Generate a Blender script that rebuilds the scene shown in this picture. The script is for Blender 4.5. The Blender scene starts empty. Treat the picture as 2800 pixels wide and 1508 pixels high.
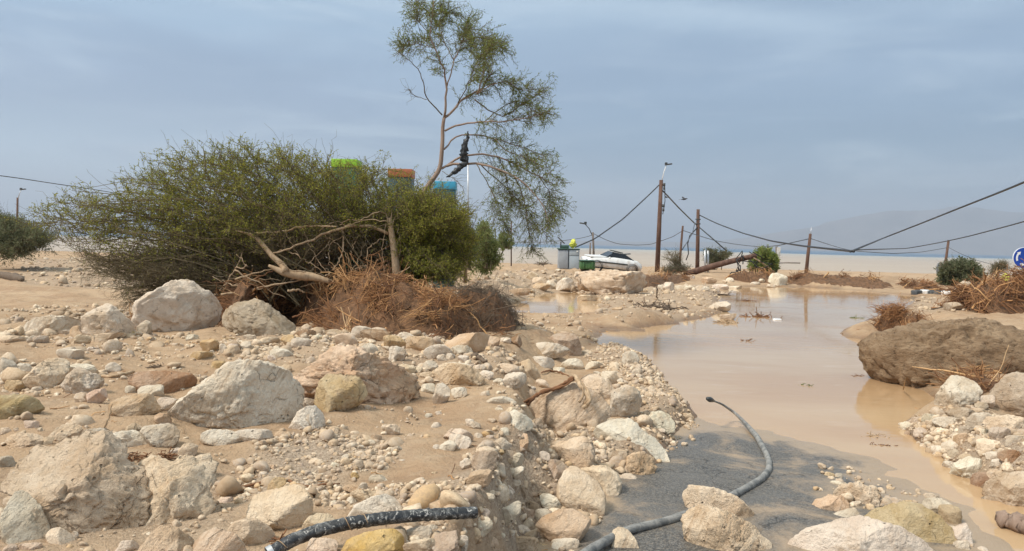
import bpy, bmesh, math, random
import numpy as np
from mathutils import Vector, Matrix
random.seed(7)
RNG = np.random.default_rng(7)
SC = bpy.context.scene
COL = SC.collection
R = math.radians

# ------------------------------------------------------------------ camera, sky, sun, exposure
F_PX, CX, CY = 2100.0, 1400.0, 754.0            # the photograph is 2800 x 1508
CAM = np.array([0.0, 0.0, 2.0])
PITCH, ROLL = -math.atan(94 / F_PX), 0.0245
_f = np.array([0, math.cos(PITCH), math.sin(PITCH)])
_r0, _u0 = np.array([1.0, 0, 0]), np.array([0, -math.sin(PITCH), math.cos(PITCH)])
AR = math.cos(ROLL) * _r0 + math.sin(ROLL) * _u0
AU = math.cos(ROLL) * _u0 - math.sin(ROLL) * _r0
AF = _f
cd = bpy.data.cameras.new('camera')
cam = bpy.data.objects.new('camera', cd)
COL.objects.link(cam)
cd.sensor_width, cd.lens = 36.0, 36.0 * F_PX / 2800
cd.clip_start, cd.clip_end = 0.1, 60000
cam.matrix_world = Matrix(((AR[0], AU[0], -AF[0], CAM[0]), (AR[1], AU[1], -AF[1], CAM[1]),
                           (AR[2], AU[2], -AF[2], CAM[2]), (0, 0, 0, 1)))
SC.camera = cam

SUN_EL, SUN_AZ = R(52), R(-118)                 # azimuth from +Y towards +X: behind the camera's left shoulder
sd = bpy.data.lights.new('sun', 'SUN')
sun = bpy.data.objects.new('sun', sd)
COL.objects.link(sun)
sd.energy, sd.angle, sd.color = 1.5, R(12), (1.0, 0.93, 0.83)
_sv = Vector((math.sin(SUN_AZ) * math.cos(SUN_EL), math.cos(SUN_AZ) * math.cos(SUN_EL), math.sin(SUN_EL)))
sun.rotation_euler = _sv.to_track_quat('Z', 'Y').to_euler()
sun.location = (-20, -10, 40)

SC.view_settings.view_transform = 'Standard'
SC.view_settings.look = 'None'
SC.view_settings.gamma = 1
SC.view_settings.exposure = 1.55
SC.cycles.max_bounces = 6
SC.cycles.use_denoising = True


class NT:
    """short helper for node trees"""
    def __init__(s, t): s.t = t
    def n(s, typ, **kw):
        o = s.t.nodes.new(typ)
        ins = kw.pop('ins', {})
        for k, v in kw.items(): setattr(o, k, v)
        for k, v in ins.items(): s.set(o.inputs[k], v)
        return o
    def set(s, sock, v):
        if isinstance(v, bpy.types.NodeSocket): s.t.links.new(v, sock)
        elif hasattr(v, 'outputs'): s.t.links.new(v.outputs[0], sock)
        else:
            if hasattr(sock.default_value, '__len__') and isinstance(v, (tuple, list)) and len(v) == 3 and len(sock.default_value) == 4:
                v = (*v, 1)
            sock.default_value = v
    def math(s, op, a, b=0.0, c=0.0, clamp=False):
        o = s.n('ShaderNodeMath', operation=op, use_clamp=clamp)
        s.set(o.inputs[0], a); s.set(o.inputs[1], b); s.set(o.inputs[2], c)
        return o.outputs[0]
    def mix(s, fac, a, b, mode='MIX'):
        o = s.n('ShaderNodeMix', data_type='RGBA', blend_type=mode)
        s.set(o.inputs[0], fac); s.set(o.inputs[6], a); s.set(o.inputs[7], b)
        return o.outputs[2]
    def noise(s, vec, scale, detail=4, rough=0.55, dist=0.0):
        o = s.n('ShaderNodeTexNoise')
        if vec is not None: s.set(o.inputs['Vector'], vec)
        o.inputs['Scale'].default_value = scale; o.inputs['Detail'].default_value = detail
        o.inputs['Roughness'].default_value = rough; o.inputs['Distortion'].default_value = dist
        return o.outputs[0]
    def ramp(s, fac, stops):
        o = s.n('ShaderNodeValToRGB')
        e = o.color_ramp.elements
        while len(e) < len(stops): e.new(0.5)
        for el, (p, c) in zip(e, stops):
            el.position = p
            el.color = (*c, 1) if len(c) == 3 else c
        s.set(o.inputs[0], fac)
        return o.outputs[0]
    def step(s, x, lo, hi):
        o = s.n('ShaderNodeMapRange', interpolation_type='SMOOTHSTEP')
        s.set(o.inputs[0], x); o.inputs[1].default_value = lo; o.inputs[2].default_value = hi
        return o.outputs[0]
    def bump(s, h, strength=0.5, dist=0.02, normal=None):
        o = s.n('ShaderNodeBump')
        s.set(o.inputs['Height'], h); o.inputs['Strength'].default_value = strength; o.inputs['Distance'].default_value = dist
        if normal is not None: s.set(o.inputs['Normal'], normal)
        return o.outputs[0]


def G1(v): return (v, v, v)


# sky: Nishita with an overcast layer over it, brightest overhead as an overcast sky is
w = bpy.data.worlds.new('World')
SC.world = w
w.use_nodes = True
w.node_tree.nodes.clear()
q = NT(w.node_tree)
SKY_S = 0.1
sky = q.n('ShaderNodeTexSky', sky_type='NISHITA', sun_disc=False, sun_elevation=SUN_EL, sun_rotation=SUN_AZ)
tc = q.n('ShaderNodeTexCoord')
sep = q.n('ShaderNodeSeparateXYZ', ins={0: tc.outputs['Generated']})
X, Y, Z = sep.outputs
mp = q.n('ShaderNodeMapping', ins={0: tc.outputs['Generated'], 'Scale': (1.0, 1.0, 5.5), 'Rotation': (0, R(-2.5), 0)})
n1 = q.noise(mp, 1.9, 5, 0.5, 0.6)
n2 = q.noise(mp, 3.6, 6, 0.58, 0.9)
n3 = q.noise(mp, 0.8, 2, 0.5)
zz = q.math('ADD', Z, q.math('MULTIPLY', q.math('SUBTRACT', n1, 0.5), 0.16))
right = q.ramp(q.math('MULTIPLY', zz, 3.0), [(0.0, (.37, .45, .61)), (0.12, (.34, .43, .60)), (0.24, (.20, .33, .48)), (0.40, (.165, .29, .44)),
                                             (0.62, (.29, .395, .555)), (0.9, (.42, .52, .655))])
left = q.ramp(q.math('MULTIPLY', zz, 3.0), [(0.0, (.55, .67, .79)), (0.14, (.45, .59, .75)), (0.3, (.47, .60, .75)), (0.40, (.32, .41, .57)),
                                            (0.54, (.29, .375, .535)), (0.75, (.37, .49, .65)), (0.95, (.42, .53, .67))])
side = q.step(q.math('ADD', X, q.math('MULTIPLY', q.math('SUBTRACT', n3, 0.5), 0.5)), -0.35, 0.25)
cl = q.mix(side, left, right)
streak = q.step(n2, 0.44, 0.70)
cl = q.mix(q.math('MULTIPLY', streak, 0.55), cl, (.58, .66, .77))
dark = q.step(n1, 0.60, 0.38)
cl = q.mix(q.math('MULTIPLY', dark, 0.50), cl, (.225, .315, .46))
E_ = 2 ** SC.view_settings.exposure
up = q.math('ADD', q.math('MULTIPLY', q.step(Z, 0.32, 0.85), 1.25), 1.0)
scale = q.math('MULTIPLY', up, 1.06 / (E_ * SKY_S))
cl = q.mix(1.0, cl, (.91, 1.0, 1.01), 'MULTIPLY')
sc3 = q.n('ShaderNodeVectorMath', operation='SCALE', ins={0: cl, 'Scale': scale})
warm = q.mix(q.step(Z, 0.32, 0.85), sc3.outputs[0], q.mix(1.0, sc3.outputs[0], (1.28, 1.0, 0.74), 'MULTIPLY'))
mixed = q.mix(0.93, sky, warm)
bg = q.n('ShaderNodeBackground', ins={0: mixed, 1: SKY_S})
q.n('ShaderNodeOutputWorld', ins={0: bg})

# ------------------------------------------------------------------ picture <-> place
def ray(px, py):
    d = AF * F_PX + AR * (px - CX) - AU * (py - CY)
    return d / np.linalg.norm(d)


def onplane(px, py, z=0.0):
    d = ray(px, py)
    t = (z - CAM[2]) / d[2] if d[2] < -1e-5 else 9e3
    return CAM + d * t


def atdist(px, py, y):
    """point on that sight line whose distance north of the camera is y metres"""
    d = ray(px, py)
    return CAM + d * (y / d[1])


def flat(pts, z=0.0): return np.array([onplane(a, b, z)[:2] for a, b in pts])


ZONES = {'P': (0, 0, 1), 'O': (0, 0, 2575 / 2800), 'A': (0, 750, 3.65), 'B': (0, 1100, 3.4), 'C': (600, 860, 3.65), 'D': (600, 1120, 3.574),
         'E': (1200, 860, 3.65), 'F': (1200, 1120, 3.574), 'G': (1800, 760, 3.153), 'H': (2100, 1000, 2.73), 'I': (600, 380, 2.3114),
         'J': (1000, 0, 1.9817), 'K': (1300, 600, 4.2933), 'L': (1700, 400, 3.015), 'M': (2200, 480, 2.6667), 'N': (0, 320, 2.3114),
         'Q': (1180, 560, 3.65), 'S': (2500, 640, 5.78)}


def zp(zone, pts):
    ox, oy, s = ZONES[zone]
    return [(ox + a / s, oy + b / s) for a, b in pts]


# ------------------------------------------------------------------ noise
_prm = np.random.default_rng(3).permutation(256).astype(np.int64)
_prm = np.concatenate([_prm, _prm, _prm])
_g = np.random.default_rng(4).normal(size=(256, 3))
_g /= np.linalg.norm(_g, axis=1)[:, None]


def perlin(p):
    p = np.asarray(p, float)
    i = np.floor(p).astype(np.int64)
    f = p - i
    i &= 255
    u = f * f * f * (f * (f * 6 - 15) + 10)
    out = 0
    for a in (0, 1):
        wa = u[:, 0] if a else 1 - u[:, 0]
        for b in (0, 1):
            wb = wa * (u[:, 1] if b else 1 - u[:, 1])
            for c in (0, 1):
                wc = wb * (u[:, 2] if c else 1 - u[:, 2])
                h = _prm[_prm[_prm[i[:, 0] + a] + i[:, 1] + b] + i[:, 2] + c]
                g = _g[h]
                out = out + wc * (g[:, 0] * (f[:, 0] - a) + g[:, 1] * (f[:, 1] - b) + g[:, 2] * (f[:, 2] - c))
    return out * 1.5


def fbm(p, octv=4, gain=0.5):
    s, a = 0, 1.0
    for k in range(octv):
        s = s + a * perlin(p * 2.03 ** k + 17.3 * k)
        a *= gain
    return s


def n2d(x, y, s, octv=3, seed=0.0):
    return fbm(np.stack([x * s + seed, y * s + seed * 1.7, np.full_like(x, 0.37 + seed)], 1), octv)


def sstep(x, a, b):
    t = np.clip((x - a) / (b - a), 0, 1)
    return t * t * (3 - 2 * t)


def sdf(x, y, poly):
    """signed distance to a polygon, positive inside"""
    d = np.full(x.shape, 1e18)
    ins = np.zeros(x.shape, bool)
    n = len(poly)
    for k in range(n):
        ax, ay = poly[k]
        bx, by = poly[(k + 1) % n]
        ex, ey = bx - ax, by - ay
        t = np.clip(((x - ax) * ex + (y - ay) * ey) / (ex * ex + ey * ey + 1e-12), 0, 1)
        d = np.minimum(d, (x - ax - t * ex) ** 2 + (y - ay - t * ey) ** 2)
        cr = (ay > y) != (by > y)
        with np.errstate(divide='ignore', invalid='ignore'):
            ins ^= cr & (x < ex * (y - ay) / (ey if abs(ey) > 1e-12 else 1e-12) + ax)
    d = np.sqrt(d)
    return np.where(ins, d, -d)


# ------------------------------------------------------------------ meshes and objects
def mesh(name, V, faces, mat=None, smooth=True, attrs=None):
    """faces: one (N,k) array or a list of them"""
    V = np.asarray(V, np.float32)
    if not isinstance(faces, list): faces = [faces]
    faces = [np.asarray(f, np.int32) for f in faces if len(f)]
    me = bpy.data.meshes.new(name)
    me.vertices.add(len(V))
    me.vertices.foreach_set('co', V.ravel())
    loops = np.concatenate([f.ravel() for f in faces])
    tot = np.concatenate([np.full(len(f), f.shape[1], np.int32) for f in faces])
    st = np.concatenate([[0], np.cumsum(tot)[:-1]]).astype(np.int32)
    me.loops.add(len(loops))
    me.loops.foreach_set('vertex_index', loops)
    me.polygons.add(len(tot))
    me.polygons.foreach_set('loop_start', st)
    me.polygons.foreach_set('loop_total', tot)
    me.polygons.foreach_set('use_smooth', np.full(len(tot), smooth, bool))
    for k, v in (attrs or {}).items():
        a = me.attributes.new(k, 'FLOAT', 'POINT')
        a.data.foreach_set('value', np.asarray(v, np.float32))
    me.update(calc_edges=True)
    me.validate()
    if mat: me.materials.append(mat)
    return me


def add(name, me, parent=None, loc=None, **tags):
    o = bpy.data.objects.new(name, me)
    COL.objects.link(o)
    if loc is not None: o.location = loc
    if parent is not None: o.parent = parent
    for k, v in tags.items():
        if v is not None: o[k] = v
    return o


def thing(name, label, cat, loc=(0, 0, 0), group=None, rz=0.0):
    o = add(name, None, None, loc, label=label, category=cat, group=group)
    o.rotation_euler = (0, 0, rz)
    o.empty_display_size = 0.1
    return o


class MB:
    """collects tubes, boxes and sheets into one mesh"""
    def __init__(s): s.V, s.F, s.n = [], {}, 0
    def put(s, V, F):
        V = np.asarray(V, float)
        F = np.asarray(F, int)
        s.V.append(V)
        s.F.setdefault(F.shape[1], []).append(F + s.n)
        s.n += len(V)
        return s
    def tube(s, pts, rad, k=6, cap=True):
        pts = np.asarray(pts, float)
        m = len(pts)
        rad = np.broadcast_to(np.asarray(rad, float), (m,)) if np.ndim(rad) < 2 else rad
        t = np.gradient(pts, axis=0)
        t /= np.linalg.norm(t, axis=1)[:, None] + 1e-12
        ref = np.array([0.31, 0.17, 0.93]) if abs(t[0, 2]) < 0.9 else np.array([0.9, 0.3, 0.1])
        a = np.cross(t, ref); a /= np.linalg.norm(a, axis=1)[:, None] + 1e-12
        b = np.cross(t, a)
        th = np.arange(k) * 2 * math.pi / k
        V = pts[:, None] + rad[:, None, None] * (np.cos(th)[None, :, None] * a[:, None] + np.sin(th)[None, :, None] * b[:, None])
        i = np.arange(m - 1)[:, None] * k
        j = np.arange(k)[None]
        j2 = (j + 1) % k
        F = np.stack([i + j, i + j2, i + k + j2, i + k + j], -1).reshape(-1, 4)
        s.put(V.reshape(-1, 3), F)
        if cap and k <= 12:
            n0 = s.n - m * k
            s.F.setdefault(k, []).append(np.array([n0 + np.arange(k)[::-1], n0 + (m - 1) * k + np.arange(k)]))
        return s
    def box(s, c, size, rz=0.0, rx=0.0, ry=0.0, taper=1.0, bevel=0.0):
        hx, hy, hz = np.asarray(size, float) / 2
        if bevel <= 0:
            V = np.array([(x * (taper if z > 0 else 1), y * (taper if z > 0 else 1), z) for z in (-hz, hz) for y in (-hy, hy) for x in (-hx, hx)])
            F = [(0, 2, 3, 1), (4, 5, 7, 6), (0, 1, 5, 4), (2, 6, 7, 3), (0, 4, 6, 2), (1, 3, 7, 5)]
        else:
            bm = bmesh.new()
            bmesh.ops.create_cube(bm, size=1)
            for v in bm.verts:
                tp = taper if v.co.z > 0 else 1
                v.co = Vector((v.co.x * 2 * hx * tp, v.co.y * 2 * hy * tp, v.co.z * 2 * hz))
            bmesh.ops.bevel(bm, geom=bm.edges[:], offset=bevel, segments=2, affect='EDGES', profile=0.5)
            bm.verts.index_update()
            V = np.array([v.co[:] for v in bm.verts])
            fs = [[v.index for v in f.verts] for f in bm.faces]
            bm.free()
            M = np.array((Matrix.Rotation(rz, 3, 'Z') @ Matrix.Rotation(ry, 3, 'Y') @ Matrix.Rotation(rx, 3, 'X')))
            s.V.append(V @ M.T + np.asarray(c, float))
            for f in fs: s.F.setdefault(len(f), []).append(np.array([f]) + s.n)
            s.n += len(V)
            return s
        M = np.array((Matrix.Rotation(rz, 3, 'Z') @ Matrix.Rotation(ry, 3, 'Y') @ Matrix.Rotation(rx, 3, 'X')))
        return s.put(V @ M.T + np.asarray(c, float), F)
    def build(s, name, mat, parent=None, smooth=True, off=None, **tags):
        V = np.concatenate(s.V)
        if off is not None: V = V - np.asarray(off, float)
        me = mesh(name, V, [np.concatenate(f) for f in s.F.values()], mat, smooth)
        return add(name, me, parent, None, **tags)


def newmat(name):
    m = bpy.data.materials.new(name)
    m.use_nodes = True
    m.node_tree.nodes.clear()
    t = NT(m.node_tree)
    b = t.n('ShaderNodeBsdfPrincipled')
    t.n('ShaderNodeOutputMaterial', ins={0: b})
    return m, t, b


def plain(name, col, rough=0.7, metal=0.0, var=0.25, scale=6.0, bump=0.2, bd=0.01, grime=(.30, .21, .13), gr=0.0):
    """weathered plain surface: base colour broken up by noise, with dirt patches"""
    m, t, b = newmat(name)
    c = t.n('ShaderNodeTexCoord').outputs['Object']
    a = t.noise(c, scale, 5, 0.6)
    col2 = tuple(v * (1 - var) for v in col)
    k = t.mix(t.step(a, 0.3, 0.7), col2, tuple(min(1, v * (1 + var * .6)) for v in col))
    if gr:
        k = t.mix(t.math('MULTIPLY', t.step(t.noise(c, scale * .45, 6, 0.65), 0.62 - gr * .3, 0.72), 0.85), k, grime)
    t.set(b.inputs['Base Color'], k)
    b.inputs['Roughness'].default_value = rough
    b.inputs['Metallic'].default_value = metal
    if bump: t.set(b.inputs['Normal'], t.bump(t.noise(c, scale * 4, 4), bump, bd))
    return m
# ------------------------------------------------------------------ the ground
WATER_Z = 0.03
LOW = flat([(1380, 1900), (1440, 1600), (1500, 1508), (1620, 1440), (1650, 1350), (1710, 1320), (1830, 1290), (1862, 1200), (1900, 1150), (1850, 1090),
            (1810, 1010), (1740, 965), (1652, 948), (1662, 906), (1740, 892), (1870, 886), (1960, 872), (2000, 855), (1985, 830), (1978, 805), (2000, 789),
            (2190, 785), (2330, 797), (2490, 812), (2450, 850), (2330, 895), (2285, 915), (2300, 928), (2400, 938), (2430, 1040), (2540, 1100), (2440, 1165),
            (2480, 1215), (2560, 1260), (2680, 1350), (2800, 1400), (2950, 1450), (3300, 1600), (3500, 1900)])
PUDDLE = flat([(1392, 838), (1470, 806), (1570, 800), (1640, 815), (1600, 845), (1570, 853), (1440, 856)], 0.05)
ASPH = flat([(1300, 2400), (1350, 1600), (1400, 1300), (1850, 1170), (1885, 1138), (1960, 1176), (2100, 1190), (2200, 1215), (2360, 1260), (2440, 1310),
             (2520, 1350), (2620, 1400), (2680, 1450), (2740, 1508), (2900, 1700), (3300, 2400)])
M1 = flat([(1390, 1900), (1400, 1508), (1440, 1430), (1495, 1340), (1500, 1265), (1488, 1215), (1452, 1165), (1445, 1095), (1490, 1030), (1580, 990), (1590, 965),
           (1500, 920), (1400, 885), (1330, 845), (1290, 800), (1270, 770)])
M1 = np.concatenate([M1, [[-3, 45], [-9, 75], [-60, 80], [-90, 30], [-90, -20], [0.3, -20]]])
BANKS = [  # outline on the ground, height, softness
    (flat([(1250, 850), (1400, 822), (1470, 795), (1580, 775), (1630, 765), (1600, 752), (1250, 752)]), 0.32, 1.2),
    (flat([(1480, 1420), (1640, 1330), (1700, 1310), (1830, 1285), (1850, 1190), (1890, 1140), (1840, 1080), (1780, 1000), (1700, 960), (1640, 965), (1640, 1060), (1540, 1210), (1495, 1300)]), 0.10, 0.30),
    (flat([(2490, 890), (2560, 850), (2700, 840), (3100, 850), (3100, 1010), (2500, 1000)]), 0.22, 1.2),
    (flat([(2490, 1180), (2560, 1115), (2640, 1080), (3000, 1080), (3000, 1430), (2830, 1400), (2700, 1340), (2570, 1250)]), 0.22, 0.5),
    (flat([(2140, 792), (2300, 790), (2500, 797), (2560, 784), (2400, 762), (2140, 756)]), 0.30, 2.2),
    (flat([(1690, 885), (1790, 880), (1880, 893), (1870, 908), (1790, 930), (1690, 925), (1670, 905)]), 0.36, 0.9),
    (flat([(2280, 912), (2340, 885), (2430, 868), (2500, 880), (2430, 925), (2330, 928)]), 0.17, 1.3),
    (flat([(2090, 838), (2180, 832), (2240, 838), (2190, 846)]), 0.20, 0.9),
    (flat([(2000, 800), (2120, 797), (2200, 803), (2060, 812)]), 0.21, 1.2),
    (flat([(1830, 1100), (1960, 1110), (1990, 1140), (1930, 1160), (1860, 1150)]), 0.10, 0.35),
    (flat([(1560, 800), (1760, 800), (1850, 770), (1980, 780), (1990, 760), (1800, 752), (1600, 760)]), 0.15, 1.5),
]


def terrain(x, y):
    x = np.atleast_1d(np.asarray(x, float)); y = np.atleast_1d(np.asarray(y, float))
    n1 = n2d(x, y, 0.35, 2, 1.1)
    n2 = n2d(x, y, 1.3, 2, 5.3)
    n3 = n2d(x, y, 6.0, 3, 9.7)
    far = -0.014 * np.maximum(0, y - 45) - 0.42 * np.maximum(0, y - 86 + 4 * n1)
    far = np.maximum(far, -40)
    sl = sdf(x, y, LOW) + 0.10 * n2 * sstep(y, 3, 12) + 0.03 * n3
    wd = 0.22 + 0.018 * np.maximum(y, 0)
    z = 0.115 + 0.035 * n1 + 0.022 * n2 + (-0.30 - 0.115) * sstep(sl, -wd, wd * 1.2)
    sp = sdf(x, y, PUDDLE) + 0.25 * n2
    z = z - 0.2 * sstep(sp, -0.9, 0.5)
    s1 = sdf(x, y, M1) + 0.12 * n2 + 0.03 * n3
    h = 0.20 + 0.32 * sstep(y, 18, 9) + 0.07 * n1 + 0.055 * n2
    steep = 0.16 + 0.045 * np.maximum(y - 5, 0)
    z = z + h * sstep(s1, -steep * 0.4, steep * 1.6)
    for poly, hb, wb in BANKS:
        z = z + hb * (1 + 0.5 * n2) * sstep(sdf(x, y, poly) + 0.2 * wb * n2, -wb * 0.7, wb)
    rough = 0.010 + 0.006 * sstep(n1, -0.2, 0.4)
    z = z + rough * n3 * sstep(z, 0.0, 0.08)
    return z + far


def hit(px, py, zfix=None):
    """where a sight line meets the ground"""
    if zfix is not None: return onplane(px, py, zfix)
    d = ray(px, py)
    t = np.concatenate([np.arange(2.5, 14, 0.02), np.geomspace(14, 130, 600)])
    p = CAM[None] + t[:, None] * d[None]
    g = terrain(p[:, 0], p[:, 1])
    g = np.where(g > WATER_Z, g, WATER_Z - 0.02)
    b = np.nonzero(p[:, 2] <= g)[0]
    return p[b[0]] if len(b) else p[-1]


def axis(*segs):
    out = []
    for a, b, st in segs: out.append(np.arange(a, b, st))
    return np.concatenate(out + [[segs[-1][1]]])


gx = axis((-400, -120, 20), (-120, -40, 2.0), (-40, -16, 0.4), (-16, -7, 0.1), (-7, 7, 0.028), (7, 16, 0.1), (16, 60, 0.5), (60, 140, 3), (140, 400, 20))
gy = axis((-60, -6, 3), (-6, 2.5, 0.25), (2.5, 10, 0.026), (10, 18, 0.06), (18, 40, 0.2), (40, 100, 0.6), (100, 200, 4))
GX, GY = np.meshgrid(gx, gy)
fx, fy = GX.ravel(), GY.ravel()
fz = terrain(fx, fy)
nx, ny = len(gx), len(gy)
ii = (np.arange(ny - 1)[:, None] * nx + np.arange(nx - 1)[None]).ravel()
GF = np.stack([ii, ii + 1, ii + nx + 1, ii + nx], 1)

GRAVEL = [  # outlines in the photograph (turned into ground outlines), pebbles per square metre, median radius
    (zp('P', [(640, 1300), (700, 1225), (790, 1190), (900, 1170), (1090, 1200), (1105, 1250), (960, 1310), (1000, 1345), (1200, 1330), (1300, 1290), (1330, 1400), (1100, 1400), (650, 1370)]), 900, 0.0125),
    (zp('P', [(1180, 1330), (1260, 1280), (1330, 1200), (1480, 1160), (1520, 1300), (1640, 1420), (1600, 1508), (1100, 1508), (1100, 1420)]), 420, 0.018),
    (zp('P', [(2440, 1165), (2560, 1130), (2800, 1150), (2900, 1420), (2700, 1345), (2570, 1255)]), 700, 0.019),
    (zp('P', [(600, 930), (900, 895), (1300, 940), (1400, 960), (1450, 1010), (1350, 1040), (1200, 1060), (1000, 1000), (640, 990)]), 170, 0.020),
    (zp('P', [(0, 850), (380, 840), (560, 930), (640, 960), (500, 1010), (480, 1100), (200, 1110), (0, 1110)]), 60, 0.018),
    (zp('P', [(60, 710), (420, 700), (440, 770), (330, 790), (60, 780)]), 16, 0.05),
    (zp('P', [(1560, 940), (1720, 950), (1850, 1060), (1900, 1140), (1840, 1270), (1700, 1300), (1690, 1150), (1640, 1000)]), 260, 0.018),
    (zp('P', [(1300, 850), (1420, 830), (1580, 850), (1640, 940), (1500, 930), (1380, 890)]), 45, 0.022),
    (zp('P', [(1300, 745), (1560, 740), (1600, 790), (1380, 830), (1290, 810)]), 9, 0.05),
    (zp('P', [(1560, 770), (1760, 780), (1990, 770), (2000, 850), (1900, 870), (1700, 880), (1560, 840)]), 10, 0.045),
    (zp('P', [(2480, 820), (2620, 820), (2640, 850), (2500, 870)]), 16, 0.04),
    (zp('P', [(0, 1290), (640, 1290), (700, 1508), (0, 1508)]), 240, 0.013),
    (zp('P', [(0, 1000), (900, 1000), (1480, 1000), (1480, 1300), (0, 1350)]), 26, 0.011),
    (zp('P', [(1470, 1130), (1560, 1090), (1650, 1100), (1730, 1210), (1710, 1300), (1600, 1420), (1490, 1420)]), 420, 0.020),
    (zp('P', [(2280, 1290), (2500, 1340), (2700, 1508), (2400, 1508), (2240, 1340)]), 160, 0.017),
]
GPOLY = [(np.array([hit(a, b)[:2] for a, b in pts]), dn, rd) for pts, dn, rd in GRAVEL]
grav = np.zeros_like(fx)
near = (fy > 2) & (fy < 60) & (np.abs(fx) < 30)
for pl, dn, rd in GPOLY:
    if dn >= 100 or rd > 0.03:
        s_ = sdf(fx[near], fy[near], pl)
        grav[near] = np.maximum(grav[near], min(1, dn / 400 + (0.5 if rd > 0.03 else 0)) * sstep(s_, -0.15, 0.25))
wet = np.clip(sstep(sdf(fx, fy, LOW), -0.9, -0.05), 0, 1) * sstep(fz, 0.16, 0.05)

m_ground, t, b = newmat('flood mud')
gc = t.n('ShaderNodeNewGeometry').outputs['Position']
ga = t.n('ShaderNodeAttribute', attribute_name='gravel').outputs['Fac']
wa = t.n('ShaderNodeAttribute', attribute_name='wet').outputs['Fac']
a1 = t.noise(gc, 0.7, 5, 0.6, 0.3)
a2 = t.noise(gc, 5.0, 6, 0.65)
a3 = t.noise(gc, 60.0, 4, 0.7)
k = t.mix(t.step(a1, 0.30, 0.70), (.345, .22, .128), (.47, .33, .205))
k = t.mix(t.math('MULTIPLY', t.step(a2, 0.45, 0.75), 0.6), k, (.49, .37, .25))
k = t.mix(t.math('MULTIPLY', t.step(t.noise(gc, 2.1, 5, 0.6, 0.5), 0.56, 0.70), 0.55), k, (.30, .195, .118))
k = t.mix(t.math('MULTIPLY', t.step(t.noise(t.n('ShaderNodeMapping', ins={0: gc, 'Scale': (.35, 1.6, 1), 'Rotation': (0, 0, R(-14))}), 3.4, 6, 0.65, 0.8), 0.54, 0.66), 0.45), k, (.27, .175, .105))
sp_ = t.step(t.noise(gc, 130, 2, 0.6), 0.60, 0.72)
k = t.mix(t.math('MULTIPLY', sp_, 0.5), k, (.60, .50, .39))
k = t.mix(t.math('MULTIPLY', t.step(t.noise(gc, 95, 2, 0.6, 0.3), 0.36, 0.28), 0.55), k, (.16, .105, .065))
gk = t.mix(t.step(a3, 0.35, 0.65), (.25, .18, .125), (.47, .37, .27))
k = t.mix(t.math('MULTIPLY', t.step(t.noise(gc, 9, 6, 0.7, 0.6), 0.55, 0.68), 0.4), k, (.25, .16, .095))
k = t.mix(ga, k, gk)
k = t.mix(t.math('MULTIPLY', wa, 0.8), k, t.mix(1.0, k, (.50, .44, .40), 'MULTIPLY'))
t.set(b.inputs['Base Color'], k)
t.set(b.inputs['Roughness'], t.math('SUBTRACT', 0.9, t.math('MULTIPLY', wa, 0.45)))
b.inputs['Specular IOR Level'].default_value = 0.25
hh = t.math('ADD', t.math('MULTIPLY', a2, 1.0), t.math('MULTIPLY', a3, 0.35))
hh = t.math('ADD', hh, t.math('MULTIPLY', t.noise(gc, 22, 5, 0.65), 0.6))
t.set(b.inputs['Normal'], t.bump(hh, 1.0, 0.04))
add('ground', mesh('ground', np.stack([fx, fy, fz], 1), GF, m_ground, True, {'gravel': grav, 'wet': wet}), kind='structure')

# ------------------------------------------------------------------ asphalt road under the flood
rx_ = axis((-2.5, 6, 0.05), (6, 14, 0.12))
ry_ = axis((-6, 2, 0.4), (2, 13, 0.05), (13, 46, 0.3))
AX, AY = np.meshgrid(rx_, ry_)
ax_, ay_ = AX.ravel(), AY.ravel()
sa = sdf(ax_, ay_, ASPH) + 0.16 * n2d(ax_, ay_, 1.2, 3, 4.0) + 0.07 * n2d(ax_, ay_, 4, 3, 2.0)
az_ = WATER_Z + np.where(sa > 0, np.minimum(0.03 * sa, 0.035), np.maximum(0.06 * sa, -0.09)) + 0.0025 * n2d(ax_, ay_, 2.0, 3, 7.7)
gi = (np.arange(len(ry_) - 1)[:, None] * len(rx_) + np.arange(len(rx_) - 1)[None]).ravel()
m_asph, t, b = newmat('worn wet asphalt')
gc = t.n('ShaderNodeNewGeometry').outputs['Position']
agg = t.n('ShaderNodeTexVoronoi', ins={'Vector': gc, 'Scale': 95.0})
k = t.mix(t.step(agg.outputs['Color'], 0.2, 0.9), (.050, .047, .043), (.150, .140, .125))
k = t.mix(t.math('MULTIPLY', t.step(t.noise(gc, 1.6, 5, 0.65), 0.40, 0.62), 0.55), k, (.125, .118, .108))
silt = t.step(t.noise(gc, 1.0, 7, 0.66, 0.7), 0.46, 0.66)
sh = t.n('ShaderNodeAttribute', attribute_name='shore').outputs['Fac']
silt = t.math('MAXIMUM', silt, t.step(t.math('ADD', sh, t.math('MULTIPLY', t.math('SUBTRACT', t.noise(gc, 3.2, 6, 0.65, 0.5), 0.5), 1.3)), 0.45, 0.85))
ck = t.n('ShaderNodeTexVoronoi', feature='DISTANCE_TO_EDGE', ins={'Vector': t.n('ShaderNodeVectorMath', operation='ADD', ins={0: gc, 1: t.n('ShaderNodeTexNoise', ins={'Vector': gc, 'Scale': 2.5, 'Detail': 5}).outputs['Color']}), 'Scale': 0.9})
k = t.mix(t.math('MULTIPLY', t.step(ck.outputs['Distance'], 0.014, 0.004), 0.75), k, (.02, .018, .016))
k = t.mix(t.math('MULTIPLY', silt, 0.85), k, (.37, .27, .175))
k = t.mix(t.math('MULTIPLY', t.step(t.noise(gc, 60, 3, 0.6), 0.5, 0.7), 0.35), k, (.34, .26, .18))
t.set(b.inputs['Base Color'], k)
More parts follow.
